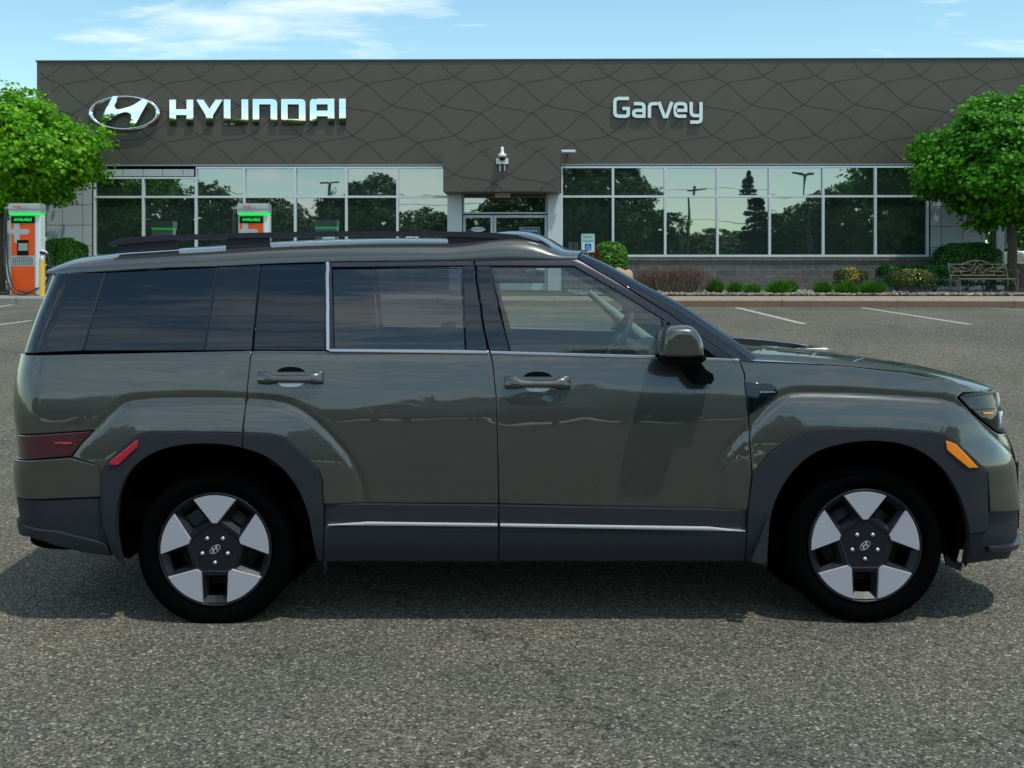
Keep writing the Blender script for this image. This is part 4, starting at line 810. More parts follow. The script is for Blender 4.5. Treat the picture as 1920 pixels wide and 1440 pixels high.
# poles
x, y, Yv = mir(1298, 34); zt = CZ-(352-HY)*Yv/F; T = thing('utility_pole', 'wooden utility pole with crossarm and wires across the lot, mirrored in the windows', 'pole', (x, y, 0))
m = MB(); m.tube([(0, 0, 0), (0, 0, zt)], [.17, .12], 10); m.build('pole', WOODP, T); m = MB(); m.box(-.9, .9, -.06, .06, zt-.5, zt-.36); m.build('crossarm', WOODP, T)
m = MB()
for k, (zz, ya) in enumerate([(zt-.35, 0), (zt-2.9, 0), (zt-4.2, 0), (zt-4.6, 0)]): m.tube([(xx, ya, zz-.9+.9*abs(math.cos(xx/22*math.pi/2))**2) for xx in np.linspace(-44, 44, 25)], .025 if k < 2 else .05, 5)
m.build('wires', RUBB, T)
for px, pyt, lab in ((613, 335, 'dark parking lot lamp with twin heads mirrored in the left windows'), (1518, 322, 'dark parking lot lamp with twin heads mirrored in the right windows')):
    x, y, Yv = mir(px, 20); zt = CZ-(pyt-HY)*Yv/F; T = thing('lot_lamp', lab, 'street lamp', (x, y, 0)); m = MB(); m.tube([(0, 0, 0), (0, 0, zt)], [.11, .08], 10); m.build('pole', SOFF, T)
    for s_ in (-1, 1): m = MB(); m.box(min(.08*s_, .65*s_), max(.08*s_, .65*s_), -.17, .17, zt-.08, zt+.06, 0, .02); m.build('lamp_head', SOFF, T)
# ================================================================== CAR
YC = 5.45
CAR = thing('suv_car', 'olive green boxy SUV parked side-on across the foreground, facing right', 'car', (.1, YC, 0))
CO = Vector((.1, YC, 0))
def part(mb_, name, m, parent=None, **k):   # geometry authored in world space, parented to the car root
    v0 = mb_.v; mb_.v = [(a[0]-CO.x, a[1]-CO.y, a[2]) for a in v0]; o = mb_.build(name, m, parent or CAR, **k); return o
class Shell:
    LR, CR_, LS, CF, LF = .60, .42, 3.80, .55, .55
    def __init__(s, S, Xr, Xf, rr, rf, disp=None): s.S, s.Xr, s.Xf, s.rr, s.rf, s.disp = S, Xr, Xf, rr, rf, disp; s.UE = s.LR+s.CR_+s.LS+s.CF+s.LF; s.UR = s.LR+s.CR_; s.UF = s.UR+s.LS; s.UC = s.UF+s.CF; s.cache = {}
    def base(s, u, z):
        u = np.asarray(u, float); z = np.asarray(z, float); S = s.S(z); Xr = s.Xr(z); Xf = s.Xf(z); a, b = s.rr; c, d = s.rf
        X = np.zeros(u.shape); w = np.zeros(u.shape)
        k = u < s.LR; t = u/s.LR; X = np.where(k, Xr, X); w = np.where(k, (S-b)*t, w)
        k = (u >= s.LR) & (u < s.UR); ph = (u-s.LR)/s.CR_*np.pi/2; X = np.where(k, Xr+a-a*np.cos(ph), X); w = np.where(k, S-b+b*np.sin(ph), w)
        k = (u >= s.UR) & (u < s.UF); t = (u-s.UR)/s.LS; X = np.where(k, Xr+a+(Xf-c-Xr-a)*t, X); w = np.where(k, S, w)
        k = (u >= s.UF) & (u < s.UC); ph = (u-s.UF)/s.CF*np.pi/2; X = np.where(k, Xf-c+c*np.sin(ph), X); w = np.where(k, S-d+d*np.cos(ph), w)
        k = u >= s.UC; t = np.clip((u-s.UC)/s.LF, 0, 1); X = np.where(k, Xf, X); w = np.where(k, (S-d)*(1-t), w)
        return np.stack([X, YC-w, z], -1)
    def _n(s, f, u, z, h=.004):
        du = f(u+h, z)-f(u-h, z); dz = f(u, z+h)-f(u, z-h); n = np.cross(du, dz); return n/np.maximum(1e-9, np.linalg.norm(n, axis=-1, keepdims=True)), du, dz
    def full(s, u, z):
        p = s.base(u, z)
        if s.disp is not None: n, _, _ = s._n(s.base, u, z, .01); p = p+n*s.disp(u, z)[..., None]
        return p
    def solve(s, px, py, uo=None, off=0):
        z = CZ-(py-HY)*4.62/F; us = np.linspace(s.LR, s.UC, 700) if uo is None else None
        for _ in range(6):
            if uo is None:
                p = s.base(us, np.full(us.shape, z)); q = CX+F*p[:, 0]/p[:, 1]; i0, i1 = int(q[:250].argmin()), len(q)-250+int(q[-250:].argmax()); u = float(np.interp(px, q[i0:i1+1], us[i0:i1+1])); Y = float(np.interp(u, us, p[:, 1]))
            else: u = uo; Y = float(s.base(np.array([u]), np.array([z]))[0, 1]); Y = min(Y, 4.9)
            z = CZ-(py-HY)*(Y-off)/F
        return (u, z)
Sb = spl([.2, .27, .32, .45, .6, .75, .93, 1.03, 1.10, 1.15, 1.185, 1.21], [.86, .905, .925, .945, .95, .951, .9405, .924, .908, .896, .882, .855])
def silh(sh_r, pts, rear, a, b, Sf):   # px silhouette -> X end
    zs = []; xs_ = []
    for py, px in pts:
        z = CZ-(py-HY)*4.72/F; X = (px-CX)*4.72/F; ph = np.linspace(0, np.pi/2, 200)
        for _ in range(8):
            S = float(Sf(z)); w = S-b+b*np.cos(ph); Xs = (X+a-a*np.cos(ph*0+np.pi/2-ph)) if False else None
            if rear: Xs = X+a-a*np.sin(ph)
            else: Xs = X-a+a*np.sin(ph)
            Y = YC-w; q = CX+F*Xs/Y; e = q.min() if rear else q.max(); i = q.argmin() if rear else q.argmax(); X += (px-e)*Y[i]/F; z = CZ-(py-HY)*Y[i]/F
        zs.append(z); xs_.append(X)
    return spl(zs, xs_)
Xrb = silh(0, [(600, 62), (640, 43), (660, 38), (700, 30), (735, 25), (775, 25), (810, 30), (850, 34), (880, 32), (965, 42), (1000, 48), (1060, 68)], True, .22, .30, Sb)
Xfb = silh(0, [(640, 1862), (700, 1864), (735, 1868), (775, 1878), (810, 1884), (830, 1894), (850, 1902), (900, 1904), (1000, 1903), (1020, 1897), (1045, 1884), (1070, 1870)], False, .42, .46, Sb)
class DispB:
    def __init__(s): s.L = []
    def __call__(s, u, z):
        d = np.zeros(u.shape)
        for poly, h, band in s.L:
            P_ = np.array(poly); A = P_; Bq = np.roll(P_, -1, 0); best = np.full(u.shape, 9.); ins = np.zeros(u.shape, bool)
            for (ax, az), (bx, bz) in zip(A, Bq):
                dx_, dz_ = bx-ax, bz-az; L2 = dx_*dx_+dz_*dz_+1e-12; t = np.clip(((u-ax)*dx_+(z-az)*dz_)/L2, 0, 1); best = np.minimum(best, np.hypot(u-ax-t*dx_, z-az-t*dz_))
                c = ((az > z) != (bz > z)) & (u < (bx-ax)*(z-az)/((bz-az) if abs(bz-az) > 1e-12 else 1e-12)+ax); ins ^= c
            sg = np.where(ins, best, 0)
            if band > .02:
                t = np.clip(sg/.26, 0, 1); fl = h*(1-(1-t)**1.8)*(1-np.exp(-(sg/.012)**2)*.0)-.006*np.exp(-(best/.016)**2)
                d = d+fl*np.clip((UC_-.06-u)/.22, 0, 1)
            else: t = np.clip(sg/band, 0, 1); d = d+h*t*t*(3-2*t)
        return d
db = DispB()
BODY = Shell(Sb, Xrb, Xfb, (.22, .30), (.42, .46), None)
def pdens(pts, st=22):
    out = []; n = len(pts)
    for i in range(n):
        a, b = pts[i], pts[(i+1) % n]; out.append(a)
        if len(a) != len(b) or (len(a) > 2 and abs(a[2]-b[2]) > 1e-6): continue
        k = max(1, int(math.hypot(b[0]-a[0], b[1]-a[1])/st))
        for j in range(1, k): out.append((a[0]+(b[0]-a[0])*j/k, a[1]+(b[1]-a[1])*j/k)+tuple(a[2:]))
    return out
def uz(sh, pts, off=0, dn=True): return [sh.solve(p[0], p[1], p[2] if len(p) > 2 else None, off) for p in (pdens(pts) if dn else pts)]
UE, UR_, UF_, UC_, LR_ = BODY.UE, BODY.UR, BODY.UF, BODY.UC, BODY.LR
rear_fl = [(128, 866), (150, 832), (178, 806), (215, 770), (245, 753), (320, 747), (462, 748), (540, 758), (590, 788), (640, 838), (672, 890), (684, 944), (684, 1120), (120, 1120)]
front_fl = [(1345, 1120), (1345, 930), (1350, 880), (1368, 838), (1410, 795), (1462, 745), (1530, 736), (1700, 744), (1790, 756), (1850, 806), (1893, 848), (1900, 900, UC_), (1900, 1120, UC_)]
db.L = [(uz(BODY, cr(rear_fl[:12], 3)+rear_fl[12:]), .030, .050), (uz(BODY, cr(front_fl[2:11], 3)[0:]+front_fl[11:]+front_fl[:2]), .030, .050), (uz(BODY, [(600, 983), (690, 980), (935, 984), (1325, 990), (1480, 997), (1480, 1120), (500, 1120), (500, 983)]), .014, .012)]
BODY0 = Shell(Sb, Xrb, Xfb, (.22, .30), (.42, .46), None); BODY1 = Shell(Sb, Xrb, Xfb, (.22, .30), (.42, .46), None); dl = DispB(); dl.L = db.L[2:]; db.L = db.L[:2]; BODY1.disp = dl
BODY.disp = db
def inset(poly, g):
    n = len(poly); A = 0
    for i in range(n): A += poly[i][0]*poly[(i+1) % n][1]-poly[(i+1) % n][0]*poly[i][1]
    s = 1 if A > 0 else -1; out = []
    for i in range(n):
        p0, p1, p2 = Vector(poly[i-1]), Vector(poly[i]), Vector(poly[(i+1) % n]); a = (p1-p0); b = (p2-p1)
        if a.length < 1e-7 or b.length < 1e-7: out.append(tuple(p1)); continue
        a.normalize(); b.normalize(); t = (a+b)
        if t.length < 1e-4: out.append(tuple(p1)); continue
        t.normalize(); nn = Vector((-t.y, t.x))*s; c = max(.45, nn.dot(Vector((-a.y, a.x))*s)); q = p1+nn*(g/c); out.append((q.x, q.y))
    return out
def dens(poly, st=.03):
    out = []; n = len(poly)
    for i in range(n):
        a, b = Vector(poly[i]), Vector(poly[(i+1) % n]); k = max(1, int((b-a).length/st)); out += [tuple(a.lerp(b, j/k)) for j in range(k)]
    return out
def dedupe(p):
    o = []
    for q in p:
        if not o or (abs(q[0]-o[-1][0])+abs(q[1]-o[-1][1])) > 2e-4: o.append(q)
    if abs(o[0][0]-o[-1][0])+abs(o[0][1]-o[-1][1]) < 2e-4: o.pop()
    return o
def panel(name, pts, mtl, sh=None, off=0., gap=.0022, th=.018, res=.04, parent=None, round_=.6, rw=.0045, sides=(1, -1), label=None, holes=()):
    sh = sh or BODY; res = min(res, .0125) if mtl is PAINT else res; poly = dedupe(uz(sh, pts, off)); A = sum(poly[i][0]*poly[(i+1) % len(poly)][1]-poly[(i+1) % len(poly)][0]*poly[i][1] for i in range(len(poly)))
    if A < 0: poly = poly[::-1]
    if gap: poly = inset(poly, gap)
    outer = dens(poly, .03); no = len(outer); inner = inset(outer, rw) if rw else []
    P2 = [Vector(p) for p in outer]; Ed = [(i, (i+1) % no) for i in range(no)]
    if rw: P2 += [Vector(p) for p in inner]; Ed += [(no+i, no+(i+1) % no) for i in range(no)]
    hl = [dens(dedupe(uz(sh, h, off)), .03) for h in holes]
    for h in hl: o = len(P2); P2 += [Vector(p) for p in h]; Ed += [(o+i, o+(i+1) % len(h)) for i in range(len(h))]
    test = inset(outer, rw+.008); us = [p[0] for p in poly]; zs = [p[1] for p in poly]
    for i, x in enumerate(np.arange(min(us)+.001, max(us), res)):
        for j, z in enumerate(np.arange(min(zs)+.0013, max(zs), res*.8)):
            q = (x+(res*.5 if j % 2 else 0), z)
            if inside(q, test) and not any(inside(q, h) for h in hl): P2.append(Vector(q))
    r = delaunay_2d_cdt(P2, Ed, [], 0, 1e-5); pv = np.array([(p[0], p[1]) for p in r[0]]); orig = r[3]; fs = []
    for f in r[2]:
        c = pv[list(f)].mean(0)
        if inside(c, outer) and not any(inside(c, h) for h in hl):
            f = list(f); a, b, d = pv[f[0]], pv[f[1]], pv[f[2]]
            if (b[0]-a[0])*(d[1]-a[1])-(b[1]-a[1])*(d[0]-a[0]) < 0: f = f[::-1]
            fs.append(f)
    u, z = pv[:, 0], pv[:, 1]; pos = sh.full(u, z); N, du, dz = sh._n(sh.full, u, z, .003); pos = pos+N*off
    du /= np.linalg.norm(du, axis=-1, keepdims=True); dz /= np.linalg.norm(dz, axis=-1, keepdims=True); NS = N.copy()
    o2i = {}
    for i, os_ in enumerate(orig):
        for o_ in os_: o2i[o_] = i
    lp = [o2i.get(i) for i in range(no)]; lp = [l for l in lp if l is not None]
    if round_:
        m_ = len(outer)
        for i in range(no):
            l = o2i.get(i)
            if l is None: continue
            a, b = outer[i-1], outer[(i+1) % no]; t = np.array([b[0]-a[0], b[1]-a[1]]); t /= max(1e-9, np.linalg.norm(t)); o3 = du[l]*t[1]-dz[l]*t[0]; v = N[l]+round_*o3; NS[l] = v/np.linalg.norm(v)
    nv = len(pos); rimv = pos[lp]-N[lp]*th; objs = []
    for sd in sides:
        pp = np.concatenate([pos, rimv]); ns = NS.copy()
        if sd < 0: pp = pp.copy(); pp[:, 1] = 2*YC-pp[:, 1]; ns[:, 1] = -ns[:, 1]
        faces = [tuple(f) if sd > 0 else tuple(f[::-1]) for f in fs]; nf = len(faces); k = len(lp)
        for i in range(k):
            j = (i+1) % k; q = (lp[i], nv+i, nv+j, lp[j]); faces.append(q if sd > 0 else q[::-1])
        me = bpy.data.meshes.new(name); me.from_pydata([(p[0]-CO.x, p[1]-CO.y, p[2]) for p in pp], [], faces); me.materials.append(mtl); me.polygons.foreach_set('use_smooth', [True]*len(faces)); me.update()
        ln = []
        for fi, pl in enumerate(me.polygons):
            for vi in pl.vertices: ln.append(tuple(ns[vi]) if fi < nf else tuple(pl.normal))
        me.normals_split_custom_set(ln); o = link(bpy.data.objects.new(name, me), parent if parent is not None and sd > 0 else CAR)
        if label: o['label'] = label
        objs.append(o)
    return objs
# ---- wheel arch curves
RAI = [(232, 1050), (224, 1010), (223, 972), (229, 930), (245, 890), (275, 860), (322, 840), (388, 833), (452, 840), (510, 862), (553, 905), (578, 960), (590, 1020), (597, 1048)]
FAI = [(1437, 1060), (1438, 1020), (1442, 975), (1452, 938), (1477, 893), (1516, 856), (1562, 837), (1628, 828), (1698, 837), (1753, 870), (1788, 920), (1807, 975), (1812, 1030), (1804, 1062)]
rai = cr(RAI, 4); fai = cr(FAI, 4)
rao = [(197, 985), (193, 950), (193, 886), (208, 862), (240, 834), (264, 815), (288, 809), (458, 811)]
rao2 = [(458, 811), (505, 813), (533, 818), (566, 846), (598, 878), (606, 900), (609, 943)]
fao = [(1400, 955), (1408, 888), (1440, 850), (1478, 822), (1512, 806), (1555, 803), (1640, 803), (1740, 809), (1768, 814), (1806, 848), (1843, 884), (1846, 997)]
D1 = [(473, 657), (470, 668), (466, 705), (463, 745), (460, 780), (458, 811)]
D2 = [(916, 659), (921, 668), (926, 700), (930, 740), (933, 820), (935, 945)]
D3 = [(1386, 674), (1395, 700), (1400, 745), (1404, 790), (1408, 888)]
# black shell added behind the panels; blocks light so gaps stay dark
def inner_shell(sh, pts, name, d=-.014, holes=()): return panel(name, pts, SHUT, sh, off=d, gap=0, th=.002, res=.09, round_=0, rw=0, holes=holes)
inner_shell(BODY0, [(40, 668, LR_+.05), (1380, 684), (1860, 745), (1900, 812, UC_), (1900, 1040, UC_), (1815, 1055)]+[(a, b) for a, b in fai[::-1]]+[(1400, 1048), (935, 1046), (600, 1046)]+rai[::-1]+[(215, 1035), (60, 1000, LR_+.05)], 'blackout_shell')
# ---- panels of the lower body
panel('quarter_panel', [(38, 658, LR_-.02)]+D1+[(288, 809), (264, 815), (240, 834), (208, 862), (193, 886), (187, 871), (133, 857), (150, 833), (176, 807), (32, 804, LR_-.02)], PAINT)
rd = panel('rear_door', D1[::-1]+D2+[(609, 943), (606, 900), (598, 878), (566, 846), (533, 818), (505, 813)], PAINT)
fd = panel('front_door', D2[::-1]+D3+[(1404, 930), (1400, 956), (935, 945)][0:2], PAINT)
panel('front_fender', [(1386, 676), (1500, 681), (1600, 688), (1700, 699), (1790, 716), (1840, 735), (1806, 737), (1795, 745), (1826, 777), (1862, 807), (1872, 813), (1880, 812, UC_-.16), (1893, 847, UC_-.22), (1893, 952, UC_-.22), (1846, 957), (1843, 884), (1806, 848), (1768, 814), (1740, 809), (1640, 803), (1555, 803), (1512, 806), (1478, 822), (1440, 850)]+D3[::-1], PAINT)
panel('tail_lamp', [(33, 805, LR_-.02), (176, 808), (150, 834), (133, 856), (34, 851, LR_-.02)], REDD, off=.002)
m = MB(); a = BODY.full(np.array([BODY.solve(104, 831)[0]]), np.array([BODY.solve(104, 831)[1]]))[0]
panel('lamp_marker', [(103, 829.5), (135, 829.5), (135, 833), (103, 833)], RED, off=.006, gap=0, rw=0, th=.004)
panel('rear_bumper', [(34, 853, LR_-.3), (133, 858), (187, 872), (193, 886), (193, 932), (30, 912, LR_-.3)], PAINT, sh=BODY0, off=.016, th=.03)
panel('lower_bumper', [(33, 913, LR_-.3), (193, 933), (197, 985), (214, 1037), (165, 1030), (110, 1018), (70, 1004), (52, 990, LR_-.3)], CLAD, sh=BODY0, off=.012, th=.03)
panel('bumper_lip', [(40, 962, LR_-.3), (60, 976, LR_+.2), (110, 995), (203, 1018), (214, 1040), (165, 1034), (110, 1022), (66, 1006), (46, 986, LR_-.3)], CLAD, sh=BODY0, off=.026, th=.03)
panel('arch_trim', [(458, 812)]+rao[:-1][::-1]+[(214, 1036), (233, 1054)]+[p for p in rai if p[0] < 458]+[(458, 841)], CLAD, sh=BODY0, off=.028, th=.035)
panel('arch_trim', rao2+[(609, 1047)]+[p for p in rai[::-1] if p[0] > 458]+[(458, 841)], CLAD, sh=BODY0, off=.028, th=.035)
panel('arch_trim', fao+[(1815, 1000)]+[p for p in fai[::-1] if p[1] < 1062]+[(1424, 1056), (1394, 1047)], CLAD, sh=BODY0, off=.028, th=.035)
panel('sill_trim', [(609, 944), (690, 944), (935, 946.5), (935, 1047), (609, 1047)], CLAD, sh=BODY1, off=.016, th=.03, res=.03)
panel('sill_trim', [(935, 946.5), (1330, 954), (1400, 956), (1394, 1047), (935, 1047)], CLAD, sh=BODY1, off=.016, th=.03, res=.03)
panel('sill_highlight', [(618, 983.5), (690, 978.3), (933, 981.5), (933, 986), (690, 984)], LEDGE_HL, sh=BODY0, off=.0345, gap=0, rw=0, th=.012)  # pale strip stands in for light caught along the sill ledge
panel('sill_highlight', [(938, 981.7), (1325, 987.5), (1394, 995), (1320, 993.5), (938, 986.3)], LEDGE_HL, sh=BODY0, off=.0345, gap=0, rw=0, th=.012)
panel('front_bumper', [(1846, 958), (1893, 953, UC_-.22), (1893, 1000, UC_-.22), (1903, 1000, UC_), (1900, 1050, UC_), (1865, 1048), (1806, 1056), (1814, 1000), (1846, 998)], CLAD, sh=BODY0, off=.010, th=.03)
panel('bumper_lip', [(1846, 1024), (1880, 1018, UC_-.25), (1903, 1003, UC_), (1903, 1012, UC_), (1880, 1028, UC_-.25), (1846, 1032)], RAILM, sh=BODY0, off=.03, th=.03, gap=0)
panel('front_grille', [(1893, 812, UC_-.14), (1893, 847, UC_-.21), (1893, 1000, UC_-.21), (1893, 1000, UE), (1893, 812, UE)], BLACKG, sh=BODY0, off=.002)
panel('grille_frame', [(1893, 868, UC_-.19), (1893, 992, UC_-.19), (1893, 992, UC_+.1), (1893, 975, UC_+.1), (1893, 975, UC_-.15), (1893, 880, UC_-.15), (1893, 880, UC_+.1), (1893, 868, UC_+.1)], RAILM, sh=BODY0, off=.012, gap=0)
hl_ = panel('headlight', [(1796, 745), (1806, 738), (1866, 731), (1876, 731, UC_-.05), (1876, 811, UC_-.05), (1871, 812), (1862, 806), (1826, 776)], BLACKG, off=.004)
for pts, mt_, nm in (([(1866, 735), (1880, 738, UC_-.15), (1880, 764, UC_-.15), (1868, 764)], LENSW, 'lamp_tube'), ([(1869, 772), (1880, 772, UC_-.15), (1880, 804, UC_-.15), (1871, 804)], LENSW, 'lamp_tube'), ([(1840, 774), (1858, 774), (1860, 777.5), (1842, 777.5)], AMBER, 'side_marker'), ([(1822, 767), (1862, 766), (1862, 768), (1824, 769)], RAILM, 'lamp_bar'), ([(1806, 742), (1862, 736), (1862, 739), (1808, 745)], RAILM, 'lamp_bar')):
    panel(nm, pts, mt_, off=.009, gap=0, rw=0, th=.005, parent=hl_[0])
panel('side_vent', [(1396, 717), (1446, 720), (1455, 727), (1459, 736), (1448, 749), (1404, 779)], BLACKG, off=.004, gap=0)
for i in range(9): panel('vent_slot', [(1425+i*3.2, 735), (1427+i*3.2, 735), (1427+i*3.2, 736.5), (1425+i*3.2, 736.5)], CHROME, off=.007, gap=0, rw=0, th=.001, sides=(1,))
panel('side_reflector', [(262, 824), (265, 829), (264, 839), (227, 873), (207, 873), (212, 864)], RED, sh=BODY0, off=.034, th=.006)
panel('side_reflector', [(1767, 825), (1786, 833), (1827, 878), (1809, 879), (1769, 844)], AMBER, sh=BODY0, off=.034, th=.006)
# tailgate and rear light bar
panel('tailgate', [(38, 658, 0), (38, 658, LR_-.03), (32, 850, LR_-.03), (32, 850, 0)], PAINT)
panel('light_bar', [(38, 806, 0), (38, 806, LR_-.04), (32, 846, LR_-.04), (32, 846, 0)], REDD, off=.006)
panel('tailgate_lower', [(34, 852, 0), (34, 852, LR_-.3), (50, 1000, LR_-.3), (50, 1000, 0)], CLAD, sh=BODY0, off=.010)
# ---- greenhouse
Sg = spl([1.10, 1.17, 1.25, 1.4, 1.52, 1.58, 1.64], [.892, .884, .868, .828, .786, .760, .725])
Xrg = silh(0, [(665, 44), (655, 47), (600, 66), (550, 86), (515, 100), (495, 104), (470, 110)], True, .14, .16, Sg)
Xfg = silh(0, [(470, 1080), (491, 1130), (530, 1200), (566, 1270), (605, 1330), (651, 1397), (685, 1442), (700, 1462)], False, .14, .13, Sg)
GR = Shell(Sg, Xrg, Xfg, (.14, .16), (.14, .13), None)
def gpan(*a, **k): k.setdefault('sh', GR); return panel(*a, **k)
gpan('tailgate_glass_side', [(50, 660, LR_-.05), (154, 659), (197, 510), (108, 513, LR_-.05)], BLACKG, gap=.0015)
gpan('rear_window', [(50, 660, 0), (50, 660, LR_-.055), (108, 515, LR_-.055), (108, 515, 0)], GL_Q, gap=0)
qg = gpan('quarter_glass', [(155, 659), (383, 658), (407, 500), (198, 510)], GL_Q, gap=.0015, off=-.001)
gpan('rear_pillar_cover', [(384, 658), (473, 657.5), (480, 570), (488, 495.5), (408, 499.5)], BLACKG, gap=.0012)
def shell_frame():  # thin bright seams between the glass pieces
    for pts in ([(154, 656), (156.2, 656), (199, 510), (197, 510)], [(382.5, 656), (384.3, 656), (408, 500), (406.4, 500)]): gpan('glass_seam', pts, RAILM, gap=0, rw=0, off=.0015, th=.004, res=.05)
shell_frame()
gpan('fixed_glass', [(475, 657.5), (610.5, 658), (610.5, 494), (489, 495.5), (482, 570)], GL_Q, gap=.0015)
gpan('window_divider', [(611, 493), (617, 493), (619, 657), (612, 657)], CHROME, gap=0, off=.008, rw=.003, round_=.9)
gpan('window_divider', [(617.6, 500), (621.5, 500), (626, 655), (620, 655)], RAILM, gap=0, off=.004, rw=.0015)
rg_ = gpan('rear_door_glass', [(626, 656), (873, 657), (863, 501), (623, 503)], GL_R, gap=.0, off=-.006)
gpan('pillar_cover', [(863.5, 492), (887, 490), (897, 560), (907, 620), (915, 658), (874, 657)], BLACKG, gap=.001)
gpan('pillar_cover', [(890, 490), (918, 497), (935, 580), (957, 660), (918, 658.5), (909, 620), (899, 560)], BLACKG, gap=.001)
fg_ = gpan('front_door_glass', [(957, 660), (1239, 668), (1243, 598), (1160, 546), (1078, 499), (918, 499)], GL_F, gap=0, off=-.006)
gpan('window_frame', [(617, 492.5), (887, 489), (887, 498.5), (620, 501.5)], RAILM, gap=.0, off=.004, rw=.004, round_=.9)
gpan('window_frame', [(890, 489), (1081, 486.5), (1160, 532), (1252, 588), (1376, 674), (1347, 673), (1244, 599), (1162, 548), (1077, 499), (890, 498.5)], RAILM, gap=0, off=.004, rw=.005, round_=.8)
gpan('sail_panel', [(1244, 602), (1252, 602), (1345, 672), (1241, 668.5)], BLACKM, gap=0, off=0)
gpan('window_divider', [(1241, 600), (1249, 602), (1262, 668), (1254, 668)], RAILM, gap=0, off=.005)
gpan('windshield_pillar', [(1084, 486), (1100, 474, GR.UC-.24), (1180, 520, GR.UC-.20), (1300, 595, GR.UC-.20), (1440, 684, GR.UC-.20), (1440, 692), (1379, 675), (1255, 588), (1163, 531)], BLACKG, gap=0, off=.004, res=.03)
gpan('windshield', [(1100, 472, GR.UC-.235), (1440, 690, GR.UC-.195), (1440, 690, GR.UE), (1100, 472, GR.UE)], GL_W, gap=0, off=0)
gpan('belt_strip', [(613, 656), (626, 655), (873, 657), (916, 658.5), (916, 664.5), (620, 661)], CHROME, gap=0, off=.012, rw=.004, round_=1.0, th=.03)
gpan('belt_strip', [(919, 658.5), (1240, 667.5), (1381, 673.5), (1388, 679), (1240, 674), (922, 664.5)], CHROME, gap=0, off=.012, rw=.004, round_=1.0, th=.03)
# ---- roof
def gX(px, py): u, z = GR.solve(px, py); p = GR.base(np.array([u]), np.array([z]))[0]; return p[0], z
le = [(104, 513), (197, 509), (300, 503), (407, 499), (488, 495), (610, 491), (888, 488), (1080, 485.5)]
ze_ = spl(*zip(*[gX(a, b) for a, b in le])); xL, xR = gX(100, 513)[0]-.02, gX(1083, 485.5)[0]
ht = spl([xL, xL+.06, xL+.25, -1.6, -1.0, -.3, .15, xR-.10, xR], [.030, .060, .090, .097, .110, .110, .095, .060, .045])
m = MB(); NX, NT = 60, 24; vs = []
for i in range(NX+1):
    X = xL+(xR-xL)*i/NX; ze = float(ze_(X)); S0 = float(Sg(ze))+.006; h = float(ht(X)); tap = 1-.10*max(0, (xL+.25-X)/.25)**2
    for j in range(-NT, NT+1):
        t = (1-abs(j)/NT)*math.pi/2; w = S0*(max(0, math.cos(t)))**.30*tap if j else 0; z = ze+h*math.sin(t)**.9; vs.append((X+.10*(1-(w/S0)**2)*max(0, (X-xR+.5)/.5)-.05*(1-(w/S0)**2)*max(0, (xL+.3-X)/.3), YC+(w if j > 0 else -w), z))
M_ = 2*NT+1; m.add(vs, [(i*M_+j, (i+1)*M_+j, (i+1)*M_+j+1, i*M_+j+1) for i in range(NX) for j in range(M_-1)], 0, True)
part(m, 'roof', PAINT)
m = MB(); v0_ = vs[:M_]; m.add([tuple(v_) for v_ in v0_], [tuple(range(M_))]); part(m, 'roof_spoiler', PAINT)
# roof rails
def rail_poly(pts, y0, y1, mb_, mi=0, Y=4.76):
    po = [(P(a, b, Y).x, P(a, b, Y).z) for a, b in pts]; mb_.prism(po, y0, y1, mi=mi)
def rail(side):
    Y0 = 4.74; yy = lambda a, b: (Y0+a, Y0+b) if side > 0 else (2*YC-Y0-b, 2*YC-Y0-a)
    m = MB(); top = cr([(204, 456), (222, 449), (244, 444.5), (335, 440.5), (480, 436.5), (650, 433.5), (800, 434), (900, 435.5), (965, 440), (1000, 445), (1020, 454), (1034, 465)], 4); bot = cr([(1022, 462), (985, 452), (900, 446), (800, 443.5), (650, 443.5), (480, 446.5), (335, 450.5), (270, 455), (210, 461)], 4)
    rail_poly(top+bot, *yy(0, .045), m); r_ = part(m, 'roof_rail', RAILM)
    for f in ([(222, 458), (238, 455), (330, 450), (333, 468), (222, 475)], [(427, 448), (505, 445.5), (505, 468), (424, 470)], [(838, 444), (905, 446), (985, 452), (1022, 462), (1034, 466), (1034, 474), (845, 470)]): m = MB(); rail_poly(f, *yy(.008, .038), m); part(m, 'rail_foot', CLAD, r_)
    m = MB(); rail_poly([(968, 440), (1000, 444.6), (1014, 451), (1008, 452), (985, 446)], *yy(-.002, .047), m); part(m, 'rail_highlight', CHROME, r_)  # silver piece stands in for the highlight at the rail end
rail(1); rail(-1)
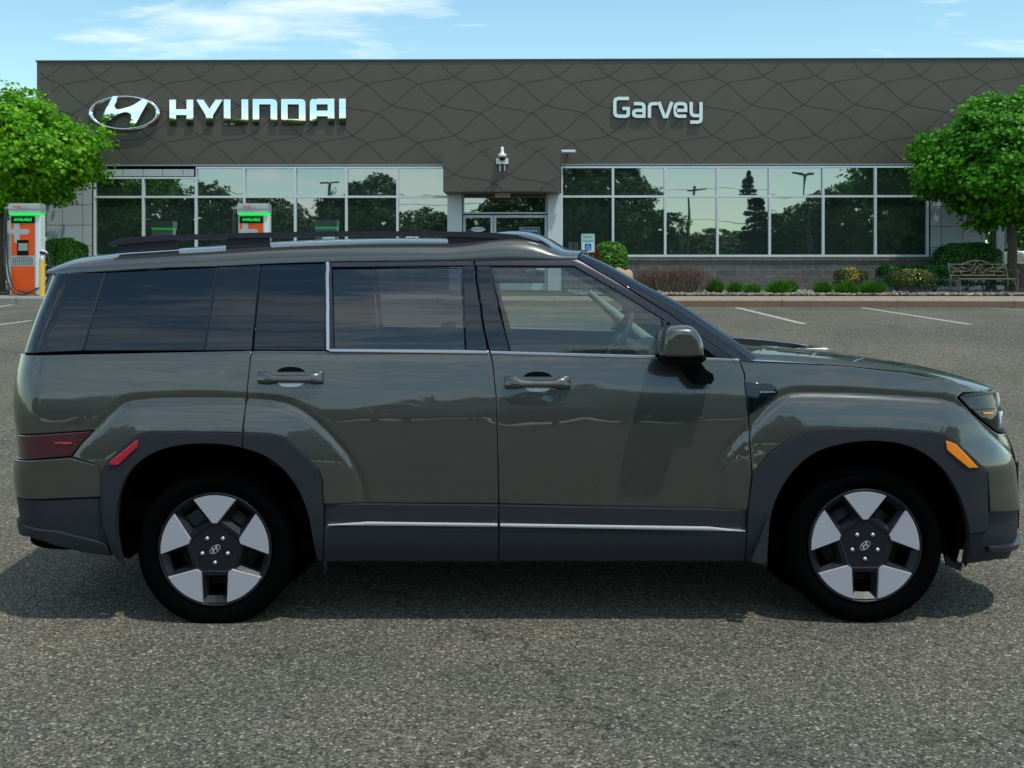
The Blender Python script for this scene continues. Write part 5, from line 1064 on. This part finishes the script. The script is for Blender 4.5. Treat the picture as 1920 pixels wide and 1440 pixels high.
# ---- hood
zh = spl(*zip(*[(BODY.base(*[np.array([q]) for q in BODY.solve(a, b)])[0][0], BODY.solve(a, b)[1]) for a, b in [(1390, 676), (1500, 681), (1600, 688), (1700, 699), (1790, 716), (1840, 735)]]))
xh0, xh1 = .93, float(BODY.base(*[np.array([q]) for q in BODY.solve(1840, 735)])[0][0]); zend = float(zh(xh1))
m = MB(); NA, NB = 36, 40; vs = []; S0 = .905
Xc = float(Xfb(zend))
def xfront(w):  # plan of the nose
    w = abs(w); b, a = .46, .42
    return Xc-.01 if w < S0-b else Xc-a+a*math.sqrt(max(0, 1-((w-S0+b)/b)**2))-.01
crown_ = lambda w: (1-(abs(w)/S0)**3)
for i in range(NA+1):
    s_ = i/NA
    for j in range(-NB, NB+1):
        w = S0*math.sin(j/NB*math.pi/2); x0_ = .96+.10*(1-(w/S0)**2); x1_ = xfront(w); X = x0_+(x1_-x0_)*s_; ze = float(zh(min(X, xh1))) if abs(w) > 1.5 else float(zh(X-max(0, (x1_-xh1))*s_**3)) ; t = s_**5
        hgt = .040*crown_(w)*(1-t); tilt = -.066*(w+S0)/(2*S0)*(1-t)
        vs.append((X, YC+w, ze+hgt+tilt+.001))
M_ = 2*NB+1; m.add(vs, [(i*M_+j, (i+1)*M_+j, (i+1)*M_+j+1, i*M_+j+1) for i in range(NA) for j in range(M_-1)], 0, True); part(m, 'hood', PAINT)
# nose top filler between hood and lamps
panel('nose_panel', [(1868, 736, UC_-.05), (1880, 812, UC_-.05), (1880, 812, UE), (1868, 736, UE)], BLACKG, off=.0)
m = MB(); vs = []   # cowl
for i in range(13):
    w = -.86+1.72*i/12; q = 1-(w/.9)**2; vs += [(.80+.12*q, YC+w, 1.075), (1.02+.12*q, YC+w, 1.095)]
m.add(vs, [(2*i, 2*i+1, 2*i+3, 2*i+2) for i in range(12)]); part(m, 'cowl', BLACKM)
for w0 in (-.62, .05):
    m = MB(); m.tube([(.98, YC+w0, 1.10), (.99, YC+w0, 1.135)], .016); m.tube(cr([(.99, YC+w0, 1.135), (.93, YC+w0+.15, 1.165), (.86, YC+w0+.42, 1.175)], 4), .008); part(m, 'wiper', BLACKM)
# ---- mirrors
def ellipsoid_sq(mb_, c, r, e=.6, mi=0, zc=-1, zf=1, n=18):
    vs = []; fs = []
    for i in range(n+1):
        a = -math.pi/2+math.pi*i/n
        for j in range(2*n):
            b = 2*math.pi*j/(2*n); f = lambda v, ex: math.copysign(abs(v)**ex, v); z = f(math.sin(a), e); z = max(zc, min(zf, z)); k = math.cos(a)
            vs.append((c[0]+r[0]*f(k, e)*f(math.cos(b), e), c[1]+r[1]*f(k, e)*f(math.sin(b), e*1.2), c[2]+r[2]*z))
    N = 2*n; fs = [(i*N+j, i*N+(j+1) % N, (i+1)*N+(j+1) % N, (i+1)*N+j) for i in range(n) for j in range(N)]; mb_.add(vs, fs, mi, True)
def mirror(side):
    Ym = 4.40; c = P(1278, 640, Ym); yf = lambda y: y if side > 0 else 2*YC-y; sx_ = Ym/F
    def wall(prof, m, ys_, sc):  # loft of a px outline through Y with scale
        vs = []; k = len(prof); cx_, cz_ = 1280, 650
        for y, q in zip(ys_, sc):
            for a, b in prof: p = P(cx_+(a-cx_)*q, cz_+(b-cz_)*q, Ym); vs.append((p.x, yf(Ym+y), p.z))
        fs = [(i*k+j, i*k+(j+1) % k, (i+1)*k+(j+1) % k, (i+1)*k+j) for i in range(len(ys_)-1) for j in range(k)]
        m.add(vs, fs, 0, True); m.add(vs[:k], [tuple(range(k))]); m.add(vs[-k:], [tuple(range(k))])
    cap = cr([(1238, 668), (1237.5, 640), (1241, 624), (1250, 614), (1264, 610), (1290, 610), (1303, 617), (1312, 630), (1317, 648), (1318, 667)], 4)+[(1300, 669), (1278, 670), (1258, 669)]
    m = MB(); wall(cap, m, [-.075, -.07, -.058, -.035, -.0, .09, .13, .15], [.62, .78, .90, .975, 1.0, .98, .93, .85]); mc = part(m, 'mirror_housing', PAINT, fixn=True)
    low = [(1238, 669), (1318, 668), (1313, 680), (1300, 686), (1262, 684), (1243, 680)]
    m = MB(); wall(cr(low, 3, True), m, [-.06, -.04, .0, .1, .14], [.92, .98, 1.0, .97, .9]); part(m, 'mirror_base', BLACKM, mc, fixn=True)
    arm = [(1277, 684), (1312, 678), (1322, 692), (1335, 700), (1337, 710), (1331, 719), (1300, 719), (1286, 700)]
    m = MB(); vs = []; k = len(arm)
    for y, q in ((4.42, .9), (4.47, 1.0), (4.60, 1.05)):
        for a, b in arm: p = P(1308+(a-1308)*q, 700+(b-700)*q, 4.48); vs.append((p.x, yf(y), p.z))
    m.add(vs, [(i*k+j, i*k+(j+1) % k, (i+1)*k+(j+1) % k, (i+1)*k+j) for i in range(2) for j in range(k)]); m.add(vs[:k], [tuple(range(k))]); part(m, 'mirror_arm', BLACKM, mc, fixn=True)
    m = MB(); po = [(1239, 672), (1317, 671), (1317, 673), (1239, 674)]
mirror(1); mirror(-1)
# ---- handles
def handle(x0, x1, y0, y1, par, side):
    cx_ = (x0+x1)/2; u0, z0 = BODY.solve(cx_, (y0+y1)/2); p0 = BODY.full(np.array([u0]), np.array([z0]))[0]; Yh = p0[1]; yf = lambda y: y if side > 0 else 2*YC-y; w = (x1-x0)/2
    def pt(px, py, d): u_, z_ = BODY.solve(px, py); q = BODY.full(np.array([u_]), np.array([z_]))[0]; return (q[0], yf(q[1]-d), q[2])
    # recess bowl (dark) above and below the grip
    m = MB(); prof = cr([(cx_-27, y0+1), (cx_-20, y0-5), (cx_-8, y0-8), (cx_+8, y0-8), (cx_+20, y0-5), (cx_+27, y0+1)], 4); m.add([pt(a, b, .0025) for a, b in prof], [tuple(range(len(prof)))]); rc = part(m, 'handle_recess', BLACKM, par)
    m = MB(); prof = cr([(cx_-27, y1-2), (cx_-18, y1+4), (cx_-8, y1+6), (cx_+8, y1+6), (cx_+18, y1+4), (cx_+27, y1-2)], 4); m.add([pt(a, b, .0028) for a, b in prof], [tuple(range(len(prof)))]); part(m, 'handle_inset', CHROME, par)
    m = MB(); secs = [(-w, .012, .86, 0), (-w+2, .026, 1, 0), (-w+20, .036, 1, 0), (-w+30, .040, .62, 2), (0, .042, .56, 2), (w-30, .040, .62, 2), (w-20, .036, 1, 0), (w-2, .026, 1, 0), (w, .012, .86, 0)]; vs = []; k = 10
    for dx_, d, hs, sh_ in secs:
        hh = (y1-y0)/2*hs; cy = (y0+y1)/2+(sh_ if dx_ else 2)
        prof = [(-1, .0), (-1, d*.55), (-.72, d*.92), (-.3, d), (.3, d), (.72, d*.92), (1, d*.5), (1, .0), (.5, .0), (-.5, .0)]
        for b_, dd in prof: vs.append(pt(cx_+dx_, cy+b_*hh, dd if abs(dx_) < w-31 or dd > 0 else dd-.004))
    m.add(vs, [(i*k+j, i*k+(j+1) % k, (i+1)*k+(j+1) % k, (i+1)*k+j) for i in range(len(secs)-1) for j in range(k)], 0, True); m.add(vs[:k], [tuple(range(k))]); m.add(vs[-k:], [tuple(range(k))]); part(m, 'door_handle', PAINT, par, fixn=True)
for i_, sd_ in enumerate((1, -1)):
    handle(484, 607, 696, 719, rd[i_] if False else CAR, sd_); handle(946, 1070, 705, 728, CAR, sd_)
# ---- underbody, liners, splash guards
m = MB(); m.box(-1.75, 1.95, YC-.80, YC+.80, .27, .34); m.box(-.85, 1.02, YC-.88, YC+.88, .34, .42); part(m, 'underbody', BLACKM)
WHX = [((403-CX)*4.53/F), ((1622-CX)*4.53/F)]
for cxw, rr_ in ((WHX[0], .435), (WHX[1], .435)):
    for yA, yB in ((4.56, 5.0), (2*YC-5.0, 2*YC-4.56)):
        m = MB(); m.lathe([(rr_, yA), (rr_, yB)], (cxw, 0, .40), 'Y', 32, 0, R(-20), R(200)); yw = 5.0 if yA < 5 else yA; m.prism(ell(cxw, .40, .436, .436, 32), yw-.002, yw+.002); part(m, 'wheel_liner', BLACKM)
m = MB(); m.prism([(1.96, YC-.885), (2.05, YC-.87), (2.17, YC-.79), (2.25, YC-.60), (2.27, YC-.4), (2.27, YC+.4), (2.25, YC+.6), (2.17, YC+.79), (2.05, YC+.87), (1.96, YC+.885)], .31, .93, 'Z'); part(m, 'blackout_block', BLACKM)  # added black filler, shaped to stop light showing through behind the arch
for bx_ in ((-2.05, WHX[0]-.44, .82, .34, 1.0), (WHX[1]-.42, WHX[1]+.42, .44, .3, .98), (WHX[0]-.42, WHX[0]+.45, .44, .3, .90)): m = MB(); m.box(bx_[0], bx_[1], YC-bx_[2], YC+bx_[2], bx_[3], bx_[4]); part(m, 'blackout_block', BLACKM)
def flap(pts, Y, name='mud_flap'):
    for y in (Y, 2*YC-Y): m = MB(); m.prism([(P(a, b, Y).x, P(a, b, Y).z) for a, b in pts], y-.01, y+.01); part(m, name, CLAD)
flap([(1437, 968), (1440, 975), (1437, 1050), (1430, 1057), (1408, 1050), (1424, 1010)], 4.47); flap([(606, 1046), (616, 1046), (612, 1072), (609, 1074)], 4.62); flap([(1770, 1040), (1803, 1056), (1800, 1070), (1774, 1060)], 4.62)
flap([(214, 1037), (240, 1050), (232, 1054)], 4.55)
# ---- wheels
def make_wheel(x, yface, side, z=.338):
    r = .342; f = lambda h: h*side; Wd = bpy.data.objects.new('wheel', None); Wd.location = (x-CO.x, yface-CO.y, z); link(Wd, CAR)
    m = MB(); prof = [(.246, .020), (.252, .004), (.270, -.010), (.300, -.016), (.325, -.008), (.339, .012), (.344, .030), (.345, .11), (.344, .20), (.325, .225), (.25, .22)]; m.lathe([(a, f(h)) for a, h in prof], (0, 0, 0), 'Y', 96)
    for q in range(4): m.lathe([(.3455, f(.05+q*.038)), (.3455, f(.075+q*.038))], (0, 0, 0), 'Y', 96)
    m.build('tyre', TYRE, Wd)
    Rr = .247
    def hub(name, mb_, mt_): return mb_.build(name, mt_, Wd)
    m = MB(); m.lathe([(Rr*1.005, f(.006)), (Rr*1.0, f(-.004)), (Rr*.975, f(-.004)), (Rr*.965, f(.006)), (Rr*.94, f(.05)), (Rr*.93, f(.20))], (0, 0, 0), 'Y', 96); rim = hub('rim', m, RIM_D)
    def rot(p, a): c, s_ = math.cos(a), math.sin(a); return (p[0]*c-p[1]*s_, p[0]*s_+p[1]*c)
    # dark face with five window openings, recessed stepped pockets
    m = MB(); face = ell(0, 0, Rr*.967, Rr*.967, 90); holes = [[rot(p, R(-90+72*k)) for p in [(Rr*.50, -Rr*.15), (Rr*.84, -Rr*.17), (Rr*.90, -Rr*.10), (Rr*.90, Rr*.10), (Rr*.84, Rr*.17), (Rr*.50, Rr*.15)]] for k in range(5)]
    h2 = [[rot(p, R(-90+72*k)) for p in [(Rr*.46, -Rr*.205), (Rr*.93, -Rr*.235), (Rr*.945, 0), (Rr*.93, Rr*.235), (Rr*.46, Rr*.205)]] for k in range(5)]
    # sloped pocket walls between h2 (front) and holes (back)
    m.prism(face, f(.002), f(.03), holes=h2, caps=(True, False))
    for k in range(5):
        A = [rot(p, R(-90+72*k)) for p in [(Rr*.46, -Rr*.205), (Rr*.93, -Rr*.235), (Rr*.945, 0), (Rr*.93, Rr*.235), (Rr*.46, Rr*.205)]]; Bq = [rot(p, R(-90+72*k)) for p in [(Rr*.53, -Rr*.135), (Rr*.84, -Rr*.15), (Rr*.85, 0), (Rr*.84, Rr*.15), (Rr*.53, Rr*.135)]]
        vs = [(a, f(.002), b) for a, b in A]+[(a, f(.028), b) for a, b in Bq]+[(a, f(.06), b) for a, b in Bq]; n = 5; m.add(vs, [(i, (i+1) % n, n+(i+1) % n, n+i) for i in range(n)]+[(n+i, n+(i+1) % n, 2*n+(i+1) % n, 2*n+i) for i in range(n)])
    m.build('wheel_face', RIM_D, Wd)
    for k in range(5):
        a0 = R(90+72*k); n = 10; hw = R(23.5); m = MB(); arc = [(Rr*.958*math.cos(t), Rr*.958*math.sin(t)) for t in np.linspace(-hw, hw, n)]; inn = [(Rr*.49, Rr*.075), (Rr*.455, Rr*.045), (Rr*.455, -Rr*.045), (Rr*.49, -Rr*.075)]
        po = [rot(p, a0) for p in arc+inn]; pi_ = [rot(p, a0) for p in [(Rr*.95*math.cos(t), Rr*.95*math.sin(t)) for t in np.linspace(-hw*.965, hw*.965, n)]+[(Rr*.50, Rr*.065), (Rr*.468, Rr*.040), (Rr*.468, -Rr*.040), (Rr*.50, -Rr*.065)]]
        L_ = len(po); m.add([(a, f(.003), b) for a, b in po]+[(a, f(-.006), b) for a, b in pi_], [(i, (i+1) % L_, L_+(i+1) % L_, L_+i) for i in range(L_)]); m.prism(pi_, f(-.006), f(-.0059), caps=(True, False)); m.build('silver_spoke', RIM_S, Wd)
    # hub centre: dished pentagon plate
    pen = [rot(p, R(90+72*k)) for k in range(5) for p in [(Rr*.455, -Rr*.055), (Rr*.455, Rr*.055), ]]; pin = [(a*.62, b*.62) for a, b in pen]
    m = MB(); n = 10; m.add([(a, f(-.001), b) for a, b in pen]+[(a, f(.016), b) for a, b in pin], [(i, (i+1) % n, n+(i+1) % n, n+i) for i in range(n)]+[tuple(range(n, 2*n))]); m.build('hub_plate', RIM_D, Wd)
    for k in range(5):
        a_, b_ = rot((Rr*.235, 0), R(-90+72*k)); m = MB(); m.lathe([(.017, f(.0155)), (.016, f(.013)), (.014, f(.0155))], (a_, 0, b_), 'Y', 18, 1); m.lathe([(0, f(-.004)), (.0075, f(-.003)), (.0095, f(.012))], (a_, 0, b_), 'Y', 12, 0); m.build('lug_nut', [RIM_S, BLACKG], Wd)
    m = MB(); m.lathe([(0, f(.002)), (.026, f(.003)), (.030, f(.006)), (.031, f(.015))], (0, 0, 0), 'Y', 32); cp = m.build('hub_cap', BLACKG, Wd)
    m = MB(); 
    ring = ell(0, 0, .026, .0155, 40); hole = ell(0, 0, .0235, .0130, 40); Hh = [(x_*.024, y_*.014) for x_, y_ in emblem_polys()]
    rr2 = lambda L: [(rot(p, R(38))[0]*(side), rot(p, R(38))[1]) for p in L]
    m.prism(rr2(ring), f(-.0005), f(.0025), holes=[rr2(hole)]); m.prism(rr2(Hh), f(-.0012), f(.0025)); m.build('emblem', RIM_S, cp)
    m = MB(); m.lathe([(.05, f(.075)), (.17, f(.075)), (.172, f(.10)), (.05, f(.10))], (0, 0, 0), 'Y', 64); m.build('brake_disc', DISC, Wd)
    m = MB(); ca = R(10 if x > 0 else 125); po = [rot(p, ca) for p in [(.115, -.035), (.185, -.05), (.19, .05), (.115, .035)]]; m.prism(po, f(.045), f(.115)); m.build('brake_caliper', DISC if x < 0 else SILV, Wd)
    m = MB(); m.prism(ell(0, 0, Rr*.93, Rr*.93, 48), f(.15), f(.152)); m.build('inner_barrel', BLACKM, Wd)
    return Wd
for xw in WHX:
    make_wheel(xw, 4.53, 1, z=CZ-((1030 if xw < 0 else 1023)-HY)*4.53/F); make_wheel(xw, 2*YC-4.53, -1)
# ---- interior
m = MB(); m.box(-2.0, .95, YC-.80, YC+.80, .42, .50); part(m, 'cabin_floor', BLACKM)
m = MB(); m.prism([(.62, .95), (.66, 1.10), (.80, 1.14), (1.0, 1.09), (1.0, .80), (.7, .8)], YC-.80, YC+.80); part(m, 'dashboard', DASH)
def seat(x, y, w=.50, zt=1.10, hr=True):
    m = MB(); m.box(x-.28, x+.22, y-w/2, y+w/2, .62, .78, 0, .04); bk = [(x-.30, .72), (x-.18, .72), (x-.33, zt), (x-.36, zt+.02), (x-.42, zt)]; m.prism(bk, y-w/2+.02, y+w/2-.02)
    if hr:
        for yy in ([y] if w < .8 else [y-.4, y+.4]): m.box(x-.45, x-.37, yy-.12, yy+.12, zt+.03, zt+.17, 0, .03)
    part(m, 'seat', SEATM)
seat(.05, YC-.40, zt=1.07); seat(.05, YC+.40, zt=1.07); seat(-.85, YC, 1.35, 1.07)
# steering wheel (far side)
sw = P(1158, 642, YC+.38); m = MB(); ax = Vector((-.90, 0, .42)).normalized(); e1 = Vector((0, 1, 0)); e2 = ax.cross(e1); ring = [sw+(e1*math.cos(t)+e2*math.sin(t))*.18 for t in np.linspace(0, 2*math.pi, 33)]
m.tube(ring, .017, 8); 
for t in (0, math.pi, -math.pi/2): m.tube([sw, sw+(e1*math.cos(t)+e2*math.sin(t))*.17], .014, 6)
m.tube([sw+ax*.02, sw-ax*.12], .055, 14); part(m, 'steering_wheel', DASH)
m = MB(); a, b = P(1104, 548, YC+.68), P(1238, 662, YC+.74); m.tube([a, a.lerp(b, .5), b], [.018, .034, .05], 10); part(m, 'pillar_trim', TRIMI)
